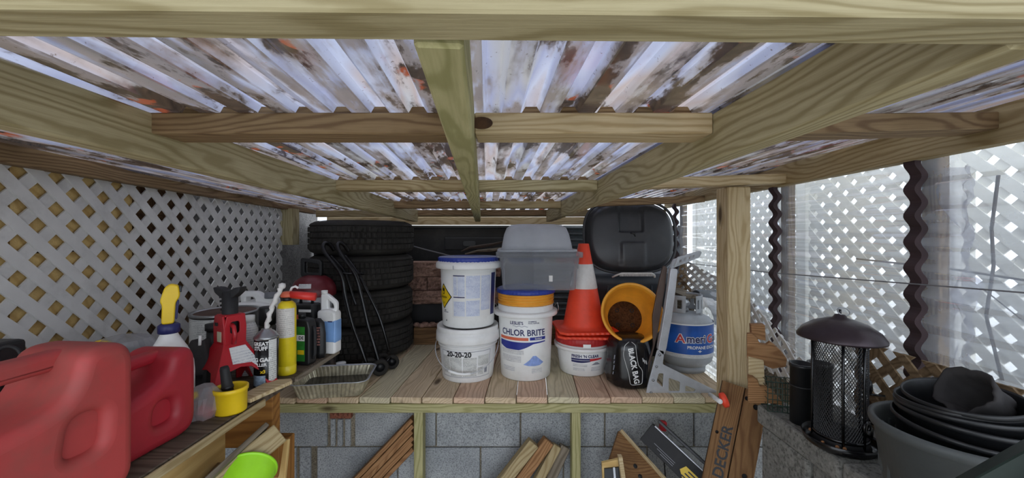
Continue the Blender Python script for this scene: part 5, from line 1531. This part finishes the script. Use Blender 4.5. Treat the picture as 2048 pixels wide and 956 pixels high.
MB().lathe([(0.0355, 0.10), (0.038, 0.102), (0.038, 0.112), (0.0355, 0.114)], 32).build('band', black_mt, bb)
pg = thing('cable_reel', 'black charger block with a looped cable at the near end of the shelf', 'charger', ((-6 - CX) / F * 0.76, 0.76, SH))
MB().box((0, 0, 0.13), (0.06, 0.05, 0.26)).build('block', black_pl, pg, bevel=0.008)
lp_ = [(0.03 + 0.02 + 0.024 * math.cos(a), -0.02, 0.235 + 0.020 * math.sin(a)) for a in (2 * math.pi * k / 24 for k in range(24))]
MB().tube(lp_, 0.003, 8, closed=True).build('cable_loop', black_mt, pg)

# ================================================================ stone ledge side
lg = struct('trim_2')
zt = LG
for k, (y0, y1) in enumerate(((0.30, 0.62), (0.62, 0.93), (0.93, 1.25))):
    o = MB().box((0, 0, 0), (0.26, y1 - y0 - 0.006, 0.060)).build('capstone', ledgem, lg, bevel=0.008)
    o.location = (0.80 + 0.13 + random.uniform(-0.006, 0.006), (y0 + y1) / 2, zt - 0.030)
for j in range(4):
    for (y0, y1) in (((0.30, 0.68), (0.68, 1.04), (1.04, 1.24)), ((0.30, 0.50), (0.50, 0.88), (0.88, 1.24)))[j % 2]:
        o = MB().box((0, 0, 0), (0.25, y1 - y0 - 0.006, 0.190)).build('stone_block', ledgem, lg, bevel=0.010)
        o.location = (0.80 + 0.14 + random.uniform(-0.008, 0.004), (y0 + y1) / 2, zt - 0.062 - 0.097 - j * 0.195)

# ---- bird feeder
fx, fy = (1680 - CX) / F * 1.0, 1.0
bf = thing('bird_feeder', 'dark bronze hanging bird feeder with domed roof and wire mesh tube', 'bird feeder', (fx, fy, LG))
bf.scale = (0.78, 0.78, 0.96)
tr_ = MB().lathe([(0, 0.004), (0.085, 0.004), (0.098, 0.012), (0.104, 0.026), (0.106, 0.026), (0.100, 0.008), (0.088, 0.0), (0, 0.0)], 56).build('tray', black_st, bf)
MB().lathe([(0, 0.060), (0.02, 0.056), (0.066, 0.034), (0.080, 0.012), (0, 0.008)], 48).build('seed_cone', black_mt, bf)
mm = MB()
nA, nZ = 54, 44
Rm = 0.072
pts_ = lambda i, j: Vector((Rm * math.cos(2 * math.pi * i / nA), Rm * math.sin(2 * math.pi * i / nA), 0.03 + 0.265 * j / nZ))
for i in range(nA):
    for sg in (1, -1):
        mm.tube([pts_(i + sg * j * 0.5, j) for j in range(0, nZ + 1, 4)], 0.0009, 3, smooth=False)
mo = mm.build('mesh_tube', mesh_dark, bf)
for a in (-125, -78, 5, 150):
    MB().tube([(0.074 * math.cos(R(a)), 0.074 * math.sin(R(a)), 0.01), (0.074 * math.cos(R(a)), 0.074 * math.sin(R(a)), 0.298)], 0.0042, 8).build('upright', black_st, bf)
for z in (0.032, 0.293):
    MB().lathe([(0.0705, z - 0.004), (0.0755, z - 0.004), (0.0755, z + 0.004), (0.0705, z + 0.004), (0.0705, z - 0.004)], 48).build('hoop', black_st, bf)
MB().lathe([(0.116, 0.294), (0.119, 0.293), (0.119, 0.298), (0.105, 0.316), (0.075, 0.334), (0.04, 0.345), (0.02, 0.350), (0.014, 0.358), (0, 0.360)], 64).build('roof', bronze, bf)
MB().lathe([(0.116, 0.294), (0.07, 0.300), (0, 0.302)], 48).build('roof_underside', bronze, bf)
MB().tube([(0.004 + 0.020 * math.cos(2 * math.pi * k / 24) + 0.008, 0.008 * math.sin(2 * math.pi * k / 24), 0.366 + 0.010 * math.sin(2 * math.pi * k / 24)) for k in range(24)], 0.0018, 8, closed=True).build('hanging_ring', steel, bf)
MB().tube([(0, 0, 0.356), (0, 0, 0.372)], 0.004, 8).build('finial', black_st, bf)
for a, z in ((-40, 0.10), (-20, 0.17), (-70, 0.075), (-28, 0.055)):
    c_ = Vector((0.074 * math.cos(R(a)), 0.074 * math.sin(R(a)), z))
    dv = Vector((math.cos(R(a)), math.sin(R(a)), 0))
    M = frame(c_, c_ + dv)
    M.translation = c_
    pf = MB().lathe([(0.010, -0.004), (0.019, -0.004), (0.019, 0.006), (0.010, 0.006), (0.010, -0.004)], 24, M @ Matrix.Rotation(R(90), 4, 'Y')).build('feeding_port', black_st, bf)
    MB().tube([c_ - Vector((0, 0, 0.022)), c_ - Vector((0, 0, 0.022)) + dv * 0.045], 0.003, 8).build('perch', black_st, pf)
sd = MB()
for i in range(26):
    a, r_ = random.uniform(2.2, 4.4), random.uniform(0.03, 0.085)
    sd.lathe([(0, 0), (0.006, 0.003), (0.005, 0.007), (0, 0.009)], 6, Matrix.Translation((r_ * math.cos(a), r_ * math.sin(a), 0.012 + 0.02 * (1 - r_ / 0.09))), smooth=False)
so = sd.build('seed_husks', plain('seed_husks', 'a8764c', 0.7, var=0.6, scale=80), bf)
so['kind'] = 'stuff'

# ---- black tubes behind the feeder
for (pxx, d, hh_, lab) in ((1604, 1.12, 0.175, 'black plastic tube standing behind the feeder next to the green wire basket'), (1640, 1.14, 0.17, 'black plastic tube half hidden by the mesh of the bird feeder')):
    o = thing('black_tube', lab, 'tube', ((pxx - CX) / F * d, d, LG), 0, 'black tubes on the stone ledge')
    MB().lathe([(0, 0), (0.030, 0), (0.030, hh_ - 0.01), (0.032, hh_ - 0.01), (0.032, hh_), (0.027, hh_), (0.027, hh_ - 0.012), (0, hh_ - 0.014)], 36).build('body', black_pl, o)
    MB().lathe([(0.030, hh_ * 0.62), (0.0315, hh_ * 0.622), (0.0315, hh_ * 0.64), (0.030, hh_ * 0.642)], 36).build('joint_ring', black_mt, o)

# ---- green wire suet basket
sbk = thing('suet_basket', 'dark green wire suet basket between the scalloped wood and the black tubes', 'wire basket', ((1563 - CX) / F * 1.20, 1.20, LG), R(-15))
sbk.scale = (0.85, 0.85, 0.85)
wN = 7
for k in range(wN + 1):
    x = -0.055 + 0.11 * k / wN
    MB().tube([(x, -0.03, 0.004), (x, -0.03, 0.112), (x, 0.03, 0.112), (x, 0.03, 0.004)], 0.0016, 6, closed=True).build('hoop_wire', green_wire, sbk)
for k in range(6):
    z = 0.004 + 0.108 * k / 5
    MB().tube([(-0.055, -0.03, z), (0.055, -0.03, z), (0.055, 0.03, z), (-0.055, 0.03, z)], 0.0016, 6, closed=True).build('ring_wire', green_wire, sbk)

# ---- scalloped wooden stand
ws = thing('scalloped_stand', 'cut wooden stand with scalloped edges beside the roof post', 'wooden stand', ((1530 - CX) / F * 1.24, 1.24, LG))
def sc_board(name, pts, d, th, mat):
    v = [W(x, y, d) for x, y in pts]
    MB().poly_extrude(v, (0.012, th, 0)).build(name, mat, ws, ws.location, bevel=0.002)
sc_board('upper_bracket', [(1494, 668), (1504, 668), (1514, 676), (1520, 688), (1532, 690), (1540, 684), (1548, 690), (1562, 703), (1574, 718), (1572, 734), (1545, 738), (1494, 716)], 1.235, 0.022, cedar)
sc_board('lower_bracket', [(1496, 752), (1506, 754), (1516, 762), (1520, 774), (1534, 774), (1548, 786), (1562, 802), (1568, 812), (1550, 808), (1496, 806)], 1.21, 0.022, cedar)
sc_board('top_block', [(1502, 650), (1530, 650), (1532, 682), (1504, 676)], 1.25, 0.03, cedar)
sc_board('spacer_block', [(1497, 714), (1528, 722), (1530, 772), (1497, 764)], 1.225, 0.03, pine_pale)

# ---- lattice offcuts leaning inside the clear wall
l2 = thing('lattice_offcut', 'brown lattice offcut leaning behind the bird feeder and plant pots', 'lattice', (1.05, 0.85, LG))
lattice(l2, (1.035, 1.14, LG + 0.002), (0, -1, 0), (0.035, 0, 1), 0.72, 0.235, 0.072, 0.022, 0.006, tan_lat, 'slat')
l3 = thing('white_lattice_offcut', 'white lattice offcut with a rounded corner beside the roof post', 'lattice', (1.06, 1.52, LG))
lattice(l3, (1.045, 1.78, LG + 0.002), (0.0, -1, 0), (0.03, 0, 1), 0.42, 0.27, 0.052, 0.016, 0.005, white_pvc, 'slat', clips=((0.55, 1.0, 0.33),))
MB().box((1.075, 1.56, LG - 0.05), (0.02, 0.4, 0.1)).build('bottom_rail', grey_wood, l3, l3.location)

# ---- big grey pot with nested nursery pots
Px, Py = 0.848, 0.725
gp = thing('grey_pot', 'big grey plastic plant pot on the ledge holding nested black pots', 'plant pot', (Px, Py, LG))
gp.scale = (0.95, 0.95, 0.93)
MB().lathe([(0, 0.003), (0.092, 0.003), (0.095, 0), (0.100, 0.004), (0.122, 0.175), (0.128, 0.178), (0.131, 0.186), (0.130, 0.196), (0.125, 0.199), (0.119, 0.194), (0.116, 0.178), (0.096, 0.01), (0, 0.01)], 72).build('body', pot_grey, gp)
dbr = MB()
for k in range(24):
    a = R(15 * k)
    dbr.box((0.110 * math.cos(a), 0.110 * math.sin(a), 0.12), (0.004, 0.006, 0.09), None)
dbr.build('inner_ribs', pot_grey, gp)
labs = ['outermost black nursery pot tucked inside the grey pot', 'black nursery pot nested second in the grey pot', 'black nursery pot nested third in the grey pot', 'black nursery pot nested fourth in the grey pot', 'topmost wide black nursery pot in the grey pot']
for k in range(5):
    zr = 0.196 + 0.0125 * k                         # height of this rim above the ledge
    H_ = 0.150
    np_ = thing('nursery_pot', labs[k], 'plant pot', (Px + 0.008 + 0.007 * k, Py + 0.002 * k, LG + zr - H_), rot=(R(3 - 1.5 * k), R(1 + 1.2 * k), R(40 * k)), group='black nursery pots nested in the grey pot')
    r1_ = 0.100 - 0.0045 * k
    MB().lathe([(0, 0.0), (r1_ * 0.72, 0.0), (r1_ * 0.75, 0.004), (r1_ * 0.97, H_ - 0.012), (r1_ * 1.0, H_ - 0.011), (r1_ * 1.03, H_ - 0.008), (r1_ * 1.035, H_ - 0.002), (r1_ * 1.01, H_), (r1_ * 0.985, H_ - 0.004), (r1_ * 0.93, H_ - 0.03), (r1_ * 0.72, 0.006), (0, 0.006)], 64).build('body', black_pl, np_)
    MB().lathe([(r1_ * 0.91, H_ - 0.050), (r1_ * 0.94, H_ - 0.049), (r1_ * 0.945, H_ - 0.045), (r1_ * 0.92, H_ - 0.044)], 64).build('rib_ring', black_pl, np_)
crp = thing('crumpled_pot', 'crumpled soft black pot lying on top of the nested nursery pots', 'plant pot', (Px + 0.075, Py + 0.0, LG + 0.222), rot=(R(-20), R(-62), R(25)))
crp.scale = (0.8, 0.8, 0.8)
def crump(a, r, z, k):
    return r * (1 + 0.25 * noise.noise(Vector((math.cos(a) * 1.4, math.sin(a) * 1.4, z * 16))) + 0.14 * noise.noise(Vector((math.cos(a) * 4, math.sin(a) * 4, z * 30))))
MB().lathe([(0, 0.0), (0.036, 0.0), (0.042, 0.012), (0.048, 0.045), (0.054, 0.08), (0.058, 0.095), (0.054, 0.096), (0.045, 0.08), (0.034, 0.012), (0, 0.010)], 40, fn=crump, smooth=True).build('body', cloth_black, crp)
MB().lathe([(0.0, 0.004), (0.022, 0.004), (0.024, 0.0), (0, -0.001)], 20, fn=crump).build('base_disc', black_mt, crp)

# ---- dark green bin edge and grey kerb in the near corner
ge = beam('green_board', (0.19, 1.20, 0.01), (0.905, 0.262, 1.625), 0.05, 0.045, green_dark, None)
tag(ge, 'dark green plastic edge crossing the near corner below the plant pots', 'board')
gk = beam('grey_pole', (0.638, 1.32, 0.01), (0.696, 0.163, 1.60), 0.035, 0.035, ledgem, None, bevel=0.01)
tag(gk, 'grey round-edged bar under the dark green edge in the near corner', 'bar')

# ================================================================ under and in front of the deck
def leaner(name, label, cat, a, b, w, h, mat, group=None, up=(0, -1, 0), bevel=0.002):
    return tag(beam(name, a, b, w, h, mat, None, up=up, bevel=bevel), label, cat, group)
sl_labs = ['topmost cedar slat of the slanting bundle under the deck', 'second cedar slat from the top of the slanting bundle', 'third cedar slat from the top of the slanting bundle', 'third cedar slat from the bottom of the slanting bundle', 'second cedar slat from the bottom of the slanting bundle', 'lowest cedar slat of the slanting bundle under the deck']
for k in range(6):
    ex, ey = 826 + (k % 2) * 2, 836 + k * 11.5
    a = W(ex, ey, 1.755)
    ln = 330
    b = W(ex - ln * 0.69, ey + ln * 0.725, 1.70)
    leaner('cedar_slat', sl_labs[k], 'slat', a, b, 0.0185, 0.05, cedar, 'bundle of cedar slats under the deck')
st_labs = ['square wooden stake nearest the slat bundle', 'square wooden stake second in the row of leaning stakes', 'reddish wooden stake third in the row of leaning stakes', 'darker wooden stake closest to the deck leg']
for k, (ex, ey, dx, wd) in enumerate(((1067, 884, -78, 0.050), (1097, 880, -72, 0.048), (1114, 890, -54, 0.04), (1130, 892, -46, 0.044))):
    a = W(ex, ey, 1.70 + 0.012 * k)
    b = W(ex + dx * 2.6, ey + 100 * 2.6, 1.60)
    leaner('wooden_stake', st_labs[k], 'stake', a, b, wd, wd * 0.9, (pine_warm, cedar, pine_warm, grey_wood)[k], 'stakes leaning under the deck', bevel=0.003)

# workbench jaw with lettering leaning on the post
JA, JB = W(1490, 776, 1.47), W(1398, 1240, 1.30)
jw = thing('workbench_jaw', 'brown wooden workbench jaw board with drilled holes and black lettering leaning on the roof post', 'board', JB)
ux = (JB - JA).normalized()
vx = (W(1532, 803, 1.44) - W(1456, 766, 1.50))
vx = (vx - ux * vx.dot(ux)).normalized()
nx = ux.cross(vx)
MJ = Matrix((ux, vx, nx)).transposed().to_4x4()
MJ.translation = JA
Lj = (JB - JA).length
jaw_m = wood('jaw_beech_ply', '94704a', '6e4d30', '5a4028', ring=30, stain=0.5)
def jaw(nm, v0, v1, holes, skew0, skew1):
    out = [(skew0, v0), (skew1, v1), (Lj, v1), (Lj, v0)]
    lp = [out] + [circle(x, y, r_, 14) for x, y, r_ in holes]
    o = MB().mesh(curve_mesh(lp, 0.009, 0.001, 1)).build(nm, jaw_m, jw)
    o.matrix_local = Matrix.Translation(-jw.location) @ MJ
    return o
# the half away from the wall carries the lettering
sgn = 1 if nx.y < 0 else -1
jaw('jaw_half', -0.078, -0.002, [(0.19, -0.062, 0.006)], 0.0, 0.0)
jaw('jaw_half', 0.002, 0.078, [(0.035, 0.012, 0.008), (0.055, 0.045, 0.010), (0.035, 0.066, 0.009), (0.30, 0.05, 0.009)], 0.0, 0.0)
bk = MB().box((Lj / 2, 0, -sgn * 0.0105), (Lj, 0.158, 0.002)).build('backing', black_mt, jw)
bk.matrix_local = Matrix.Translation(-jw.location) @ MJ
tm = text_mesh('BLACK & DECKER', 0.050, 0.0012, 'RIGHT')
ft = Matrix.Translation((0.155, -0.030, sgn * 0.0098)) @ (Matrix.Rotation(R(180), 4, 'Z') if sgn > 0 else Matrix.Rotation(R(180), 4, 'Y'))
lt = MB().mesh(tm, ft).build('lettering', ink_black, jw)
lt.matrix_local = Matrix.Translation(-jw.location) @ MJ

# second jaw lying under the deck
def slab(name, mat, parent, A, B, C, th, bevel=0.0015):
    A, B, C = Vector(A), Vector(B), Vector(C)
    n = (B - A).cross(C - A).normalized()
    if n.y > 0: n = -n
    return MB().poly_extrude([A, B, B + C - A, C], -n * th).build(name, mat, parent, parent.location, bevel=bevel), n
A_, B_, C_ = W(1238, 861, 1.70), W(1440, 1085, 1.48), W(1190, 1010, 1.48)
dj = thing('drilled_board', 'drilled plywood board with pale cut edge leaning under the deck', 'board', A_)
o_, n_v = slab('panel', jaw_m, dj, A_, B_, C_, 0.018)
beam('pale_edge', A_ + n_v * 0.002 + Vector((0.006, 0, 0)), B_ + n_v * 0.002 + Vector((0.006, 0, 0)), 0.012, 0.02, pine_pale, dj, up=n_v)
for s_, t_ in ((0.04, 0.45), (0.16, 0.19), (0.22, 0.24)):
    c_ = A_ + (B_ - A_) * (s_ + 0.06) + (C_ - A_) * t_ + n_v * 0.0006
    Mh = frame(c_, c_ + n_v, up=(0.3, 0, 1)); Mh.translation = c_
    MB().lathe([(0, 0), (0.009, 0), (0.009, 0.001), (0, 0.001)], 16, Mh @ Matrix.Rotation(R(90), 4, 'Y')).build('drilled_hole', black_mt, dj, dj.location)
# black long case with sticker
ca_, cb_ = W(1293, 862, 1.66), W(1470, 1030, 1.45)
cs = thing('long_black_case', 'long black tool body with silver edge and yellow sticker under the deck', 'tool', ca_)
beam('body', ca_, cb_, 0.085, 0.04, black_mt, cs, up=(0, -1, 0))
off = Vector((0.030, -0.012, 0.026))
beam('silver_rail', ca_ + off, cb_ + off, 0.013, 0.026, alu, cs, up=(0, -1, 0))
off2 = Vector((0.052, 0.0, 0.045))
beam('black_rail', ca_ + off2 + Vector((0.0, 0.0, 0.0)), ca_.lerp(cb_, 0.8) + off2, 0.012, 0.02, black_pl, cs, up=(0, -1, 0))
Mc = frame(ca_, cb_, (0, -1, 0))
dirc = (cb_ - ca_).normalized()
zc_ = Mc.to_3x3() @ Vector((0, 0, 1))
yc2 = Mc.to_3x3() @ Vector((0, 1, 0))
def on_case(s_, w_):
    return ca_ + dirc * s_ + yc2 * w_ + zc_ * 0.0208
sgw = -1 if yc2.z > 0 else 1
stp = [on_case(0.20, sgw * 0.036), on_case(0.175, sgw * 0.016), on_case(0.185, -sgw * 0.010), on_case(0.29, -sgw * 0.010), on_case(0.29, sgw * 0.036)]
MB().poly_extrude(stp, zc_ * 0.0008).build('yellow_sticker', yellow_pl, cs, cs.location)
for k in range(3):
    beam('sticker_print', on_case(0.19 + 0.006 * k, sgw * (0.028 - 0.014 * k)) + zc_ * 0.001, on_case(0.27, sgw * (0.028 - 0.014 * k)) + zc_ * 0.001, 0.005, 0.001, ink_black, cs, up=zc_, bevel=0)
for k in range(3):
    beam('printed_line', on_case(0.05 + 0.02 * k, sgw * (0.012 + 0.008 * k)), on_case(0.15, sgw * (0.012 + 0.008 * k)), 0.0018, 0.001, ink_grey, cs, up=zc_, bevel=0)
rr_ = MB().tube([W(1352, 912, 1.60), W(1480, 1035, 1.48)], 0.0075, 10).build('red_rod', plain('red_rod_paint', 'c8322e', 0.4), None, W(1352, 912, 1.60))
rr_.location = W(1352, 912, 1.60)
tag(rr_, 'thin red rod lying along the long black tool under the deck', 'rod')
rt = thing('red_scraper', 'small red-gripped scraper on a thin dark rod against the blocks under the deck', 'scraper', W(1325, 862, 1.72))
MB().mesh(curve_mesh([rounded([(-0.016, -0.018), (0.014, -0.022), (0.018, 0.020), (-0.008, 0.026)], 0.005)], 0.010, 0.003), Matrix.Translation(W(1325, 852, 1.72)) @ Matrix.Rotation(R(90), 4, 'X')).build('grip', ink_red, rt, rt.location)
MB().tube([W(1323, 860, 1.72), W(1335, 1000, 1.74)], 0.003, 6).build('shank', black_pl, rt, rt.location)
# small wooden frame
wf = thing('small_wooden_frame', 'small wooden frame with a dark insert in front of the drilled board', 'frame', W(1230, 956, 1.52))
MB().poly_extrude([W(1204, 926, 1.55), W(1240, 918, 1.55), W(1252, 1030, 1.50), W(1208, 1030, 1.50)], (0, 0.012, 0)).build('back', plyw, wf, wf.location)
MB().poly_extrude([W(1237, 914, 1.53), W(1245, 914, 1.53), W(1262, 1030, 1.46), W(1253, 1030, 1.46)], (0, 0.02, 0)).build('side', pine_pale, wf, wf.location)
MB().poly_extrude([W(1209, 938, 1.535), W(1238, 935, 1.535), W(1246, 1010, 1.49), W(1211, 1010, 1.49)], (0, 0.006, 0)).build('dark_insert', black_pl, wf, wf.location)
MB().poly_extrude([W(1226, 935, 1.530), W(1230, 935, 1.530), W(1236, 1008, 1.485), W(1232, 1008, 1.485)], (0, 0.004, 0)).build('steel_pin', alu, wf, wf.location)

# lumber on the shelf side
leaner('lumber', 'light pine board leaning with its cut end up under the shelf end', 'board', W(556, 868, 1.13), W(290, 1085, 0.88), 0.06, 0.06, pine_warm, up=(0, -1, 0))
leaner('grey_plank', 'thin greyish plank lying along the leaning pine board', 'board', W(530, 856, 1.12), W(400, 976, 0.95), 0.014, 0.06, grey_wood, up=(0, -1, 0))
leaner('chipboard_offcut', 'pale chipboard offcut standing behind the lime green tub', 'board', W(545, 880, 1.24), W(520, 1120, 1.15), 0.012, 0.11, plyw, up=(1, 0, 0))
lm = thing('lime_tub', 'bright lime green plastic tub lying open beneath the shelf corner', 'tub', W(478, 1004, 0.985), rot=(R(-60), R(-38), 0))
lm.scale = (0.72, 0.72, 0.72)
MB().lathe([(0, 0.0), (0.060, 0.0), (0.072, 0.006), (0.085, 0.03), (0.092, 0.12), (0.094, 0.122), (0.091, 0.124), (0.080, 0.03), (0, 0.012)], 56).build('body', lime, lm)
MB().lathe([(0.092, 0.116), (0.098, 0.118), (0.098, 0.124), (0.092, 0.125)], 56).build('rim', lime, lm)
